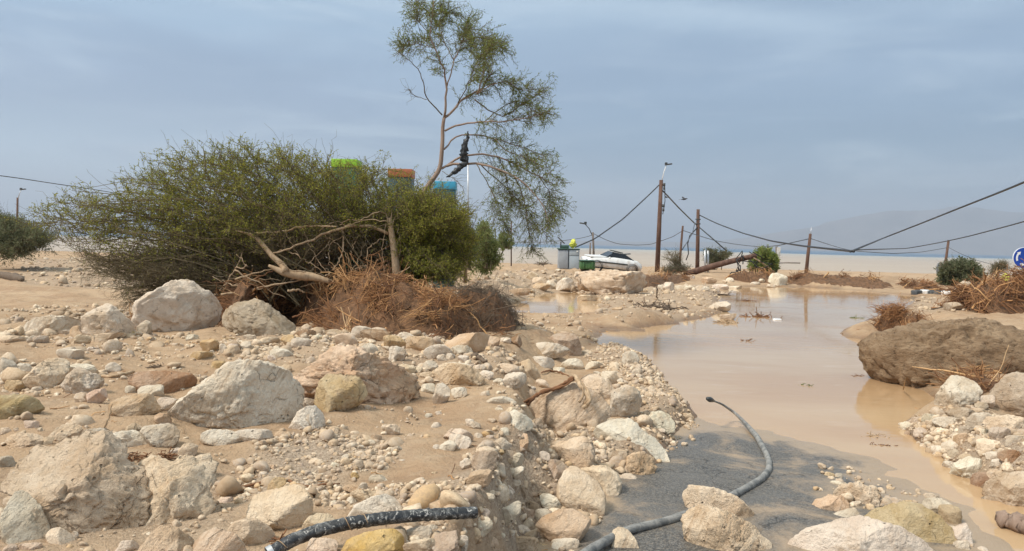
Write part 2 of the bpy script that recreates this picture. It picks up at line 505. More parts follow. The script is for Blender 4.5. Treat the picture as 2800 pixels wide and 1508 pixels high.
t.set(b.inputs['Roughness'], t.math('SUBTRACT', t.math('ADD', 0.40, t.math('MULTIPLY', t.noise(gc, 3, 4), 0.4)), t.math('MULTIPLY', sh, 0.25)))
t.set(b.inputs['Normal'], t.bump(agg.outputs['Distance'], 0.45, 0.006))
add('road', mesh('road', np.stack([ax_, ay_, az_], 1), np.stack([gi, gi + 1, gi + len(rx_) + 1, gi + len(rx_)], 1), m_asph, True, {'shore': sstep(sa, 1.0, -0.05)}), kind='structure')

# ------------------------------------------------------------------ muddy flood water
m_water, t, b = newmat('silty flood water')
gc = t.n('ShaderNodeNewGeometry').outputs['Position']
mpw = t.n('ShaderNodeMapping', ins={0: gc, 'Scale': (0.45, 1.0, 1.0), 'Rotation': (0, 0, R(12))})
k = t.mix(t.step(t.noise(mpw, 0.5, 4, 0.55, 0.4), 0.3, 0.7), (.42, .265, .14), (.48, .335, .195))
k = t.mix(t.math('MULTIPLY', t.step(t.noise(mpw, 2.4, 5, 0.6, 0.6), 0.58, 0.75), 0.35), k, (.55, .42, .29))
t.set(b.inputs['Base Color'], k)
t.set(b.inputs['Roughness'], t.math('ADD', 0.05, t.math('MULTIPLY', t.step(t.noise(mpw, 0.8, 4, 0.6), 0.45, 0.7), 0.10)))
b.inputs['IOR'].default_value = 1.33
wv = t.math('ADD', t.noise(mpw, 5, 3, 0.5), t.math('MULTIPLY', t.noise(mpw, 24, 2, 0.5), 0.15))
t.set(b.inputs['Normal'], t.bump(wv, 0.10, 0.02))
wl = [(-1.5, 2), (9, 2), (30, 14), (30, 44), (-10, 44), (-6, 18), (-1.5, 12)]
add('flood_water', mesh('flood_water', [(a, c, WATER_Z) for a, c in wl], np.array([[0, 1, 2, 3, 4, 5, 6]]), m_water), kind='structure')

# ------------------------------------------------------------------ the lake with its plume of silt, hills on the far shore
SEA_Z = -24.0
m_sea, t, b = newmat('silty lake')
gc = t.n('ShaderNodeNewGeometry').outputs['Position']
ss = t.n('ShaderNodeSeparateXYZ', ins={0: gc}).outputs
edge = t.math('ADD', t.math('SUBTRACT', ss[1], t.math('MULTIPLY', ss[0], -0.10)), t.math('MULTIPLY', t.noise(gc, 0.0009, 4, 0.6), 1600))
mps = t.n('ShaderNodeMapping', ins={0: gc, 'Scale': (0.15, 1.0, 1.0)})
mud = t.mix(t.step(t.noise(mps, 0.006, 5, 0.6), 0.3, 0.7), (.39, .31, .235), (.43, .355, .275))
mud = t.mix(t.step(edge, 2600, 5200), mud, (.42, .41, .35))
k = t.mix(t.step(edge, 4300, 4800), mud, (.04, .12, .21))
t.set(b.inputs['Base Color'], k)
b.inputs['Roughness'].default_value = 0.65
b.inputs['Specular IOR Level'].default_value = 0.12
add('lake_water', mesh('lake_water', [(-22000, 80, SEA_Z), (22000, 80, SEA_Z), (22000, 11200, SEA_Z), (-22000, 11200, SEA_Z)], np.array([[0, 1, 2, 3]]), m_sea), kind='structure')

hx = np.linspace(-20000, 20000, 420)
ridge = np.interp(hx, [-20000, -9000, -5000, -1500, 1000, 3000, 4000, 4800, 5500, 6000, 6800, 8000, 20000],
                  [90, 90, 70, 60, 60, 90, 300, 520, 590, 640, 620, 600, 400])
ridge = ridge * (1 + 0.10 * n2d(hx, hx * 0, 0.0011, 5, 3.0))
rows = []
for j, (dy, fr) in enumerate([(-1200, 0.0), (-700, 0.16), (-350, 0.42), (-120, 0.75), (0, 1.0), (900, 0.8), (2500, 0.0)]):
    zz_ = SEA_Z - 5 + ridge * fr * (1 + (0.22 * n2d(hx, hx * 0 + j * 700, 0.0016, 4, 8.0) if 0 < fr < 1 else 0))
    rows.append(np.stack([hx, 10600 + dy + 250 * n2d(hx, hx * 0 + j * 500, 0.0008, 3, 2.0), zz_], 1))
HV = np.concatenate(rows)
nh = len(hx)
hi = (np.arange(len(rows) - 1)[:, None] * nh + np.arange(nh - 1)[None]).ravel()
m_hill = plain('bare desert hills', (.19, .165, .155), 0.95, scale=0.003, bump=0.0)
add('far_hills', mesh('far_hills', HV, np.stack([hi, hi + 1, hi + nh + 1, hi + nh], 1), m_hill), kind='structure')

hz = MB().box((0, 6600, 345), (44000, 15000, 810))
m_haze = bpy.data.materials.new('lake haze')
m_haze.use_nodes = True
m_haze.node_tree.nodes.clear()
t = NT(m_haze.node_tree)
pv = t.n('ShaderNodeVolumePrincipled', ins={'Color': (.80, .87, 1.0), 'Density': 1.7e-4, 'Anisotropy': 0.2})
om = t.n('ShaderNodeOutputMaterial')
t.t.links.new(pv.outputs[0], om.inputs['Volume'])
HAZE = hz.build('haze', m_haze, smooth=False, kind='stuff')
# ------------------------------------------------------------------ rocks
m_rock, t, b = newmat('weathered limestone')
oc = t.n('ShaderNodeTexCoord').outputs['Object']
oi = t.n('ShaderNodeObjectInfo')
ofs = t.n('ShaderNodeVectorMath', operation='SCALE', ins={0: (37.0, 11.0, 23.0), 'Scale': oi.outputs['Random']})
pc = t.n('ShaderNodeVectorMath', operation='ADD', ins={0: oc, 1: ofs})
base = oi.outputs['Color']
b1 = t.noise(pc, 5.0, 5, 0.62, 0.4)
b2 = t.noise(pc, 24.0, 5, 0.68, 0.3)
b3 = t.noise(pc, 120.0, 3, 0.7)
k = t.mix(t.step(b1, 0.32, 0.68), t.mix(1.0, base, (.80, .76, .72), 'MULTIPLY'), t.mix(0.25, base, (.72, .66, .56)))
rnd = oi.outputs['Random']
r2 = t.math('FRACT', t.math('MULTIPLY', rnd, 17.31))
rot = t.n('ShaderNodeVectorRotate', rotation_type='EULER_XYZ', ins={'Vector': pc, 'Rotation': t.n('ShaderNodeCombineXYZ', ins={0: t.math('MULTIPLY', rnd, 1.4), 1: t.math('MULTIPLY', r2, 1.2), 2: 0.3})})
bed = t.noise(t.n('ShaderNodeMapping', ins={0: rot, 'Scale': (1.6, 1.6, 15.0)}), 1.5, 6, 0.62, 0.5)
bedm = t.step(r2, 0.35, 0.8)
k = t.mix(t.math('MULTIPLY', bedm, t.math('MULTIPLY', t.step(bed, 0.46, 0.36), 0.55)), k, t.mix(1.0, k, (.62, .52, .43), 'MULTIPLY'))
k = t.mix(t.math('MULTIPLY', bedm, t.math('MULTIPLY', t.step(bed, 0.58, 0.68), 0.35)), k, (.70, .55, .37))
mudn = t.math('ADD', t.noise(pc, 3.1, 6, 0.66, 0.5), t.math('MULTIPLY', t.math('SUBTRACT', rnd, 0.55), 0.16))
k = t.mix(t.math('MULTIPLY', t.step(mudn, 0.54, 0.66), 0.58), k, (.48, .345, .22))
k = t.mix(t.math('MULTIPLY', t.step(b2, 0.40, 0.30), 0.55), k, t.mix(1.0, k, (.55, .50, .46), 'MULTIPLY'))
k = t.mix(t.math('MULTIPLY', t.step(b2, 0.60, 0.74), 0.45), k, (.66, .60, .50))
k = t.mix(t.math('MULTIPLY', t.step(b3, 0.62, 0.74), 0.40), k, (.20, .16, .12))
vo = t.n('ShaderNodeTexVoronoi', ins={'Vector': pc, 'Scale': 16.0})
pit = t.math('MULTIPLY', t.step(vo.outputs['Distance'], 0.16, 0.04), t.step(t.noise(pc, 7, 2), 0.52, 0.62))
k = t.mix(t.math('MULTIPLY', pit, 0.6), k, (.13, .10, .075))
wv_ = t.n('ShaderNodeVectorMath', operation='ADD', ins={0: pc, 1: t.n('ShaderNodeVectorMath', operation='SCALE', ins={0: t.n('ShaderNodeTexNoise', ins={'Vector': pc, 'Scale': 6.0, 'Detail': 5.0}).outputs['Color'], 'Scale': 0.22})})
ce = t.n('ShaderNodeTexVoronoi', feature='DISTANCE_TO_EDGE', ins={'Vector': wv_, 'Scale': 4.2})
crk = t.math('MULTIPLY', t.step(ce.outputs['Distance'], 0.020, 0.003), t.step(t.noise(pc, 3.6, 3), 0.54, 0.66))
k = t.mix(t.math('MULTIPLY', crk, 0.42), k, (.17, .125, .085))
t.set(b.inputs['Base Color'], k)
b.inputs['Roughness'].default_value = 0.92
b.inputs['Specular IOR Level'].default_value = 0.2
hgt = t.math('ADD', t.math('MULTIPLY', b2, 0.8), t.math('MULTIPLY', b3, 0.25))
hgt = t.math('SUBTRACT', t.math('ADD', hgt, t.math('MULTIPLY', t.noise(pc, 55, 5, 0.7), 0.5)), t.math('ADD', t.math('MULTIPLY', pit, 0.9), t.math('MULTIPLY', crk, 0.45)))
hgt = t.math('ADD', hgt, t.math('MULTIPLY', bedm, t.math('MULTIPLY', bed, 0.9)))
t.set(b.inputs['Normal'], t.bump(hgt, 1.0, 0.028))

TONE = {'w': (.755, .70, .61), 'c': (.72, .61, .47), 'y': (.58, .44, .235), 'o': (.60, .46, .32), 'b': (.33, .215, .128), 'B': (.36, .215, .125),
        'g': (.62, .57, .49), 'd': (.46, .375, .29), 'p': (.70, .575, .47), 'v': (.50, .40, .22), 'V': (.66, .46, .155), 'W': (.82, .79, .66)}
TWORD = {'w': 'off-white', 'c': 'cream', 'y': 'yellowish', 'o': 'orange-tan', 'b': 'brown', 'B': 'rusty brown', 'g': 'pale grey', 'd': 'grey-brown',
         'p': 'pinkish', 'v': 'olive-tan', 'V': 'yellow-ochre', 'W': 'chalk-white'}
_ico = {}


def ico(n):
    if n not in _ico:
        bm = bmesh.new()
        bmesh.ops.create_icosphere(bm, subdivisions=n, radius=1)
        _ico[n] = (np.array([v.co[:] for v in bm.verts]), np.array([[v.index for v in f.verts] for f in bm.faces]))
        bm.free()
    return _ico[n]


def polar(outl, k=360):
    """distance from the centre to the outline at k angles"""
    outl = np.asarray(outl, float)
    th = np.arange(k) * 2 * math.pi / k
    R_ = np.zeros(k)
    for q_ in range(len(outl)):
        a, c = outl[q_], outl[(q_ + 1) % len(outl)]
        e = c - a
        dx, dy = np.cos(th), np.sin(th)
        den = dx * e[1] - dy * e[0]
        den = np.where(np.abs(den) < 1e-12, 1e-12, den)
        tt = (a[0] * e[1] - a[1] * e[0]) / den
        uu = (a[0] * dy - a[1] * dx) / den
        ok = (tt > 0) & (uu >= -1e-6) & (uu <= 1 + 1e-6)
        R_ = np.maximum(R_, np.where(ok, tt, 0))
    R_ = np.where(R_ <= 0, R_[R_ > 0].mean(), R_)
    ker = np.array([1, 2, 3, 4, 3, 2, 1.]); ker /= ker.sum()
    return np.convolve(np.concatenate([R_[-3:], R_, R_[:3]]), ker, 'valid')


def rock_shape(outl, depth, seed, sub, rough=1.0, facets=5, box=0.72, lock=True):
    rg = np.random.default_rng(seed)
    D, Fc = ico(sub)
    q1 = np.linalg.qr(rg.normal(size=(3, 3)))[0]
    D = D @ q1.T
    if np.linalg.det(q1) < 0: Fc = Fc[:, ::-1]
    Rp = polar(outl)
    th = np.arctan2(D[:, 2], D[:, 0]) % (2 * math.pi)
    Rt = np.interp(th, np.arange(361) * 2 * math.pi / 360, np.append(Rp, Rp[0]))
    s_ = np.sqrt(D[:, 0] ** 2 + D[:, 2] ** 2)
    P = np.stack([Rt * np.cos(th) * s_ ** box, depth * np.sign(D[:, 1]) * np.abs(D[:, 1]) ** 0.85, Rt * np.sin(th) * s_ ** box], 1)
    S = float(Rp.mean())
    for k in range(facets):
        n = rg.normal(size=3)
        if lock:
            n[1] = -abs(n[1]) - 0.9 if k < facets - 1 else abs(n[1]) + .5
        n /= np.linalg.norm(n)
        pr = P @ n
        tq = np.quantile(pr, rg.uniform(0.72, 0.94))
        P = P - np.maximum(0, pr - tq)[:, None] * n * rg.uniform(0.85, 1.0)
    nr = P / (np.linalg.norm(P, axis=1)[:, None] + 1e-9)
    q_ = P / S
    o = rg.uniform(0, 50)
    d = 0.045 * fbm(q_ * 1.3 + o, 2) + rough * 0.055 * fbm(q_ * 3.1 + o, 3) 
    rid = 1 - np.abs(fbm(q_ * 2.4 + o + 9, 2))
    d = d - rough * 0.075 * sstep(rid, 0.82, 1.0) * sstep(perlin(q_ * 1.1 + o), -0.1, 0.5)
    if sub >= 4: d = d + rough * (0.026 * fbm(q_ * 9 + o, 3) - 0.030 * sstep(1 - np.abs(perlin(q_ * 5.2 + o * 2)), 0.86, 1.0))
    if sub >= 5: d = d + rough * 0.010 * fbm(q_ * 26 + o, 2)
    P = P + nr * (S * d)[:, None]
    if lock:                                             # keep the outline's own width and height
        o_ = np.asarray(outl, float)
        for ax, c_ in ((0, 0), (2, 1)):
            lo, hi = P[:, ax].min(), P[:, ax].max()
            P[:, ax] = o_[:, c_].min() + (P[:, ax] - lo) * (o_[:, c_].max() - o_[:, c_].min()) / (hi - lo)
    return P, Fc


LANDMARKS = []   # (phrase, px, py)
ROCKS = []       # dicts


def rock(zone, shape, tone, label=None, mark=None, depth=None, rough=1.0, facets=None, seed=None, zfix=None, dark=1.0, base=None, box=0.72):
    pts = zp(zone, shape) if len(shape) != 4 or hasattr(shape[0], '__len__') else None
    k = len(ROCKS)
    rg = np.random.default_rng(1000 + k if seed is None else seed)
    if pts is None:
        (x0, y0), (x1, y1) = zp(zone, [(shape[0], shape[1]), (shape[2], shape[3])])
        a = np.arange(18) * 2 * math.pi / 18
        ex = rg.uniform(0.62, 0.95)
        ph, am = rg.uniform(0, 6.28, 3), rg.uniform(0.02, 0.09, 3)
        rr = 1 + sum(am[j] * np.cos((j + 2) * a + ph[j]) for j in range(3))
        cx_, sx_ = np.sign(np.cos(a)) * np.abs(np.cos(a)) ** ex, np.sign(np.sin(a)) * np.abs(np.sin(a)) ** ex
        tl = rg.uniform(-0.22, 0.22)
        u = cx_ * rr + tl * sx_; v = sx_ * rr
        u = (u - u.min()) / (u.max() - u.min()); v = (v - v.min()) / (v.max() - v.min())
        pts = list(zip(x0 + u * (x1 - x0), y0 + v * (y1 - y0)))
    P = np.array(pts)
    x0, x1, y0, y1 = P[:, 0].min(), P[:, 0].max(), P[:, 1].min(), P[:, 1].max()
    wpx, hpx = x1 - x0, y1 - y0
    low = P[P[:, 1] > y1 - 0.25 * hpx]
    cx_, cy_ = (x0 + x1) / 2, (y0 + y1) / 2
    g = hit(float(low[:, 0].mean()), y1 - 0.06 * hpx if base is None else base, zfix)
    r_ = ray(cx_, cy_)
    dep = (g - CAM) @ AF
    m_ = dep / F_PX
    dd = (depth if depth else rg.uniform(0.85, 1.05)) * 0.5 * math.sqrt(wpx * hpx) * m_
    hd = np.array([r_[0], r_[1], 0]); hd /= np.linalg.norm(hd)
    dep = dep + 0.75 * dd * float(hd @ AF)
    m_ = dep / F_PX
    C_ = CAM + r_ * (dep / float(r_ @ AF))
    outl = np.stack([(P[:, 0] - cx_) * m_, -(P[:, 1] - cy_) * m_], 1)
    outl = outl * [1, 1 / max(0.8, abs(r_ @ AF))]
    outl = outl * 1.05
    big = max(wpx, hpx)
    sub = 6 if big > 230 else 5 if big > 80 else 4 if big > 30 else 3
    V, Fc = rock_shape(outl, dd, 1000 + k if seed is None else seed, sub, rough, rg.integers(5, 12) if facets is None else facets, box)
    u_ = AR - r_ * (AR @ r_); u_ /= np.linalg.norm(u_)
    v_ = np.cross(u_, r_)
    W_ = V[:, :1] * u_ + V[:, 1:2] * r_ + V[:, 2:3] * v_
    size = max(wpx, hpx) * m_
    nm = 'boulder' if size > 0.30 else 'stone'
    zb = W_[:, 2].min()
    me = mesh(nm, W_ - [0, 0, zb], Fc, m_rock)
    o = add(nm, me, None, C_ + [0, 0, zb], category=nm)
    j = rg.uniform(0.975, 1.025, 3) * [1.09, 1.0, 0.90] * rg.uniform(0.90, 1.08) * dark
    o.color = (*[float(min(0.84, v * q_)) for v, q_ in zip(TONE[tone], j)], 1)
    ROCKS.append(dict(o=o, px=cx_, py=cy_, w=wpx, h=hpx, tone=tone, label=label, name=nm, size=size))
    if mark: LANDMARKS.append((mark, cx_, cy_))
    if label: o['label'] = label
    return o


# big ones, outline by outline (zone letters: see ZONES)
rock('A', [(1375, 480), (1390, 330), (1440, 260), (1560, 190), (1690, 110), (1770, 85), (1880, 110), (2010, 150), (2110, 190), (2160, 260), (2180, 340), (2150, 450), (2080, 560), (2000, 612), (1800, 620), (1500, 612), (1420, 560)], 'w',
     'large rounded off-white boulder leaning against the uprooted bush', 'biggest rounded boulder')
rock('I', [(35, 1150), (70, 1110), (180, 1080), (250, 1060), (310, 1020), (360, 1025), (400, 1060), (440, 1110), (470, 1170), (470, 1220), (400, 1275), (300, 1265), (150, 1230), (50, 1195)], 'd',
     'wedge-shaped grey-brown boulder in front of the bush roots', 'grey-brown wedge boulder')
rock('A', [(890, 440), (1010, 350), (1070, 325), (1130, 350), (1220, 440), (1300, 520), (1330, 590), (1210, 650), (1120, 690), (960, 680), (880, 600), (830, 520)], 'w',
     'peaked white boulder left of the largest rounded boulder by the bush', 'peaked white boulder')
rock('A', [(270, 580), (330, 500), (420, 450), (560, 425), (800, 430), (830, 490), (760, 560), (560, 605), (350, 615)], 'w',
     'long low white slab half buried beside the peaked white boulder', 'low white slab')
rock('A', [(235, 1160), (300, 1060), (400, 950), (480, 890), (600, 870), (650, 900), (640, 980), (590, 1060), (480, 1140), (330, 1185)], 'c',
     'tilted smooth cream wedge stone leaning up to the right near the left edge', 'tilted cream wedge')
rock('A', [(1320, 1060), (1400, 1000), (1560, 980), (1750, 980), (1880, 1000), (1930, 1050), (1920, 1110), (1800, 1190), (1660, 1222), (1500, 1190), (1360, 1110)], 'B',
     'flat rusty brown stone with a stick lying along its left end', 'flat rusty brown stone', rough=0.7)
rock('O', [(430, 1060), (480, 1000), (545, 940), (580, 915), (640, 915), (700, 935), (740, 970), (755, 1010), (745, 1050), (700, 1062), (670, 1068), (655, 1092), (560, 1098), (470, 1090)], 'w',
     'broad pale limestone boulder, widest on the mud bank, sloping down to the left', 'broad pale boulder', depth=0.8)
rock('C', [(960, 880), (980, 780), (1020, 690), (1100, 620), (1250, 605), (1380, 640), (1450, 700), (1470, 800), (1430, 870), (1360, 955), (1260, 995), (1100, 1005), (980, 965)], 'v',
     'squat olive-tan boulder beside the crumbly tan conglomerate', 'olive-tan boulder')
rock('C', [(600, 620), (720, 540), (760, 470), (860, 400), (1000, 330), (1200, 330), (1400, 330), (1560, 400), (1640, 470), (1760, 520), (1960, 620), (2010, 700), (2010, 830), (1850, 900), (1650, 965), (1440, 965), (1100, 900), (900, 830), (780, 760), (700, 640)], 'o',
     'huge crumbly tan conglomerate mound of rock behind the olive-tan boulder', 'crumbly tan conglomerate', rough=2.0, depth=0.9)
rock('C', [(700, 1130), (730, 1060), (790, 970), (860, 920), (940, 920), (1010, 980), (1050, 1060), (1040, 1110), (960, 1165), (850, 1185), (740, 1185)], 'w',
     'domed white stone in front of the broad pale boulder', 'domed white stone')
rock('D', [(290, 1000), (390, 860), (440, 830), (560, 810), (660, 790), (730, 770), (770, 800), (840, 860), (880, 930), (890, 980), (840, 1060), (720, 1160), (560, 1265), (480, 1200), (360, 1090)], 'c',
     'angular cream block with a flat facet left of the black pipe', 'angular cream block', rough=0.6)
rock('D', [(1260, 1060), (1330, 950), (1480, 880), (1620, 850), (1740, 840), (1790, 920), (1820, 1000), (1700, 1070), (1400, 1095)], 'w',
     'smooth white boulder half hidden behind the middle of the black pipe', 'white boulder behind pipe', rough=0.7)
rock('D', [(820, 1140), (860, 1070), (940, 1030), (1060, 1050), (1140, 1110), (1150, 1180), (1000, 1240), (830, 1210)], 'c')
rock('D', [(95, 1190), (150, 1120), (240, 1095), (340, 1100), (450, 1160), (520, 1240), (545, 1330), (430, 1390), (200, 1330)], 'c',
     'rounded cream stone with a mud-smeared face beside the lower end of the black pipe', 'mud-smeared cream stone', rough=0.5)
rock('B', [(1790, 1300), (1830, 1220), (1980, 1200), (2150, 1240), (2250, 1330), (2290, 1420), (2200, 1500), (1800, 1500)], 'p',
     'smooth pinkish rounded boulder at the bottom edge left of the black pipe', 'smooth pinkish boulder', rough=0.35)
rock('B', [(1310, 1400), (1400, 1290), (1500, 1210), (1590, 1185), (1700, 1215), (1790, 1240), (1800, 1400), (1790, 1480), (1320, 1480)], 'c',
     'cream stone with an orange stain left of the smooth pinkish boulder')
rock('D', [(1190, 1430), (1250, 1290), (1380, 1230), (1540, 1190), (1650, 1200), (1740, 1270), (1800, 1370), (1810, 1450), (1500, 1500), (1200, 1480)], 'V',
     'yellow-ochre stone lying under the black pipe', 'yellow-ochre stone', rough=0.35)
rock('B', [(110, 660), (200, 570), (300, 460), (400, 400), (520, 390), (800, 375), (980, 380), (1050, 450), (1120, 570), (1250, 640), (1330, 730), (1400, 820), (1330, 950), (1290, 1080), (1250, 1180), (1210, 1290), (1120, 1370), (960, 1375), (830, 1290), (700, 1170), (560, 1110), (420, 1110), (380, 1000), (330, 850), (150, 830)], 'd',
     'massive rugged boulder with a cracked face in the lower left corner', 'massive rugged boulder', rough=1.7, depth=0.8, dark=1.4)
rock('B', [(1290, 600), (1420, 560), (1540, 600), (1700, 560), (1900, 530), (1980, 610), (1950, 720), (1900, 800), (1950, 870), (1930, 960), (1800, 1050), (1720, 1150), (1640, 1215), (1480, 1205), (1300, 1180), (1270, 1000), (1330, 850)], 'c',
     'rough cream boulder joined onto the right flank of the massive rugged boulder', 'rough cream boulder', rough=1.8)
rock('B', [(30, 1130), (60, 1020), (110, 920), (160, 890), (230, 930), (320, 1000), (400, 1100), (440, 1160), (430, 1260), (330, 1335), (180, 1345), (90, 1260)], 'g',
     'upright grey stone with a root beside it in the bottom left corner', 'upright grey stone', rough=0.7)
rock('B', [(440, 1240), (470, 1195), (540, 1190), (640, 1230), (700, 1290), (700, 1340), (650, 1368), (560, 1355), (470, 1290)], 'p',
     'bean-shaped pinkish white cobble under the massive rugged boulder', 'bean-shaped cobble', rough=0.3, dark=1.1)
rock('B', [(920, 390), (1000, 330), (1120, 290), (1220, 280), (1330, 330), (1400, 390), (1430, 480), (1300, 490), (1150, 480), (1030, 450)], 'w',
     'banded white stone lying across the top of the massive rugged boulder', 'banded white stone', zfix=0.62)
rock('B', [(1320, 290), (1340, 230), (1480, 215), (1590, 220), (1650, 290), (1640, 360), (1560, 440), (1430, 410)], 'g',
     'blocky grey stone left of the broad pale boulder foot', 'blocky grey stone')
rock('B', [(460, 330), (520, 260), (620, 212), (690, 240), (730, 300), (740, 360), (600, 400), (470, 400)], 'c')
rock('A', [(-60, 1300), (-30, 1225), (150, 1220), (280, 1240), (350, 1270), (400, 1340), (360, 1400), (200, 1425), (0, 1450), (-60, 1440)], 'v',
     'ochre boulder cut off by the left edge of the picture', 'left-edge ochre boulder')
rock('A', [(-50, 1000), (-40, 870), (60, 860), (130, 910), (175, 980), (160, 1060), (60, 1075)], 'g')
rock('A', [(640, 1090), (680, 1010), (760, 950), (980, 1040), (1010, 1110), (940, 1160), (860, 1200), (720, 1225)], 'w', 'ragged white rock right of the tilted cream wedge', 'ragged white rock', rough=1.7)
rock('A', [(875, 1210), (940, 1170), (1050, 1155), (1060, 1190), (1020, 1260), (960, 1302), (900, 1297)], 'p', rough=0.4)
rock('E', [(930, 890), (1000, 830), (1180, 760), (1360, 700), (1420, 730), (1500, 760), (1600, 820), (1680, 900), (1700, 1000), (1640, 1070), (1540, 1110), (1400, 1190), (1250, 1260), (1150, 1305), (1080, 1230), (1020, 1100), (980, 1000)], 'c',
     'big tan boulder draped with a twisted strip of bark at the bank edge', 'bark-draped boulder', zfix=0.10, depth=1.0, box=0.85, facets=4)
rock('E', [(1700, 1020), (1720, 930), (1740, 800), (1830, 730), (1930, 750), (2000, 820), (2020, 900), (1990, 970), (1940, 1070), (1800, 1070)], 'w',
     'white lobed boulder right of the bark-draped boulder', 'white lobed boulder')
rock('E', [(1420, 640), (1480, 600), (1600, 620), (1720, 700), (1760, 800), (1720, 900), (1640, 900), (1500, 850)], 'c')
rock('E', [(820, 480), (900, 450), (980, 550), (1010, 620), (930, 660), (850, 610)], 'c')
rock('E', [(0, 290), (90, 220), (180, 185), (380, 185), (480, 210), (505, 260), (500, 330), (430, 410), (330, 340), (200, 320), (40, 320)], 'o',
     'smooth tan boulder at the right foot of the brown root pile', 'smooth tan boulder', rough=0.5)
rock('E', [(670, 1150), (700, 1080), (700, 980), (760, 960), (830, 1000), (880, 1020), (930, 1060), (940, 1110), (880, 1150), (800, 1190), (720, 1205)], 'w',
     'pale knobbly stone crowning the cut edge of the mud bank', 'knobbly pale stone', rough=0.8)
rock('F', [(1530, 220), (1570, 160), (1700, 110), (1880, 105), (1960, 180), (2080, 280), (2190, 400), (2230, 470), (2210, 540), (2120, 550), (1950, 500), (1780, 450), (1640, 370), (1540, 300)], 'w',
     'long white boulder sloping down onto the asphalt', 'long white sloping boulder')
rock('E', [(2080, 1060), (2120, 990), (2200, 970), (2300, 1010), (2350, 1090), (2330, 1175), (2200, 1188), (2110, 1140)], 'W',
     'chalk-white stone alone on the silt between bank and pond', 'chalk-white stone', rough=1.4)
rock('F', [(1075, 380), (1180, 330), (1300, 285), (1440, 275), (1500, 310), (1520, 420), (1500, 530), (1420, 590), (1280, 610), (1180, 570), (1110, 490)], 'c',
     'cream boulder directly below the bark-draped boulder', 'lower cream boulder')
rock('F', [(990, 620), (1010, 540), (1080, 500), (1190, 500), (1250, 550), (1240, 620), (1150, 685), (1050, 715), (1000, 690)], 'p', rough=0.4, dark=0.85)
rock('F', [(1160, 860), (1170, 740), (1220, 640), (1290, 580), (1360, 590), (1450, 660), (1560, 740), (1610, 820), (1620, 900), (1600, 1010), (1540, 1078), (1440, 1065), (1360, 1000), (1240, 990)], 'c',
     'smooth pentagonal cream boulder standing on the asphalt edge', 'pentagonal cream boulder', rough=0.45, zfix=0.05)
rock('F', [(1380, 600), (1500, 570), (1640, 565), (1740, 620), (1780, 700), (1760, 800), (1700, 890), (1620, 920), (1540, 760)], 'c')
rock('F', [(1780, 560), (1840, 480), (1920, 430), (2030, 425), (2100, 480), (2130, 560), (2110, 640), (2040, 665), (1920, 650), (1800, 635)], 'o',
     'pitted orange-tan stone at the lower end of the long white boulder', 'pitted orange-tan stone', rough=1.5, zfix=0.05)
rock('F', [(960, 1160), (1060, 1060), (1200, 1000), (1320, 990), (1400, 1030), (1480, 1090), (1440, 1180), (1380, 1270), (1200, 1300), (1080, 1270)], 'o',
     'flat mud-coated tan slab below the pentagonal boulder', 'mud-coated tan slab', rough=0.6, zfix=0.06)
rock('F', [(560, 1050), (590, 990), (680, 960), (780, 910), (805, 930), (790, 1010), (720, 1100), (640, 1155), (580, 1125)], 'w',
     'pointed white stone right of the upper pipe end', 'pointed white stone')
rock('F', [(330, 1140), (380, 1070), (470, 1060), (525, 1120), (510, 1180), (430, 1242), (370, 1215)], 'w')
rock('F', [(990, 880), (1010, 830), (1100, 860), (1180, 930), (1220, 1000), (1080, 1025), (1000, 950)], 'w')
rock('O', [(1722, 1240), (1745, 1228), (1800, 1233), (1850, 1255), (1885, 1290), (1890, 1312), (1850, 1335), (1800, 1335), (1740, 1325), (1728, 1280)], 'c',
     'blunt grey-cream boulder lying on the grey hose', 'blunt hose boulder', rough=0.9)
rock('O', [(1725, 1305), (1770, 1282), (1830, 1300), (1890, 1330), (1925, 1370), (1945, 1430), (1740, 1430), (1722, 1345)], 'c',
     'mottled cream boulder in front of the hose at the bottom edge', 'mottled cream boulder')
rock('F', [(1690, 1300), (1710, 1230), (1760, 1180), (1800, 1170), (1850, 1200), (1920, 1300), (1980, 1430), (1700, 1460)], 'c',
     'pointed cream stone poking up in front of the grey hose', 'pointed cream stone', rough=0.5)
rock('H', [(130, 1480), (230, 1330), (340, 1250), (480, 1220), (600, 1180), (700, 1170), (800, 1200), (930, 1250), (1050, 1310), (1160, 1400), (1210, 1500), (700, 1600), (150, 1550)], 'w',
     'broad speckled white boulder cut off by the bottom edge', 'broad speckled white boulder', rough=0.7)
rock('H', [(690, 1140), (850, 1080), (1010, 1060), (1180, 1070), (1280, 1140), (1330, 1220), (1360, 1320), (1280, 1400), (1100, 1380), (930, 1290), (800, 1210)], 'v',
     'flat olive-tan slab behind the broad speckled white boulder', 'flat olive-tan slab', rough=0.6, dark=0.92)
rock('H', [(325, 1060), (370, 1010), (460, 980), (560, 985), (600, 1040), (590, 1110), (480, 1155), (380, 1155), (340, 1100)], 'o',
     'lumpy orange-tan stone on the wet asphalt left of the cracked block', 'lumpy orange-tan stone')
rock('H', [(510, 960), (560, 900), (700, 890), (790, 930), (820, 980), (800, 1070), (720, 1090), (640, 1045), (540, 1005)], 'c',
     'cracked cream block among the stones on the asphalt', 'cracked cream block', rough=1.5)
rock('H', [(1150, 1070), (1200, 1010), (1310, 1005), (1370, 1060), (1340, 1120), (1250, 1145)], 'w')
rock('H', [(1395, 1250), (1480, 1205), (1520, 1270), (1510, 1400), (1430, 1345)], 'w')
rock('H', [(1255, 320), (1290, 230), (1350, 150), (1420, 100), (1480, 100), (1540, 160), (1575, 230), (1520, 310), (1430, 350), (1340, 360)], 'w',
     'white triangular boulder in front of the big muddy brown boulder', 'white triangular boulder')
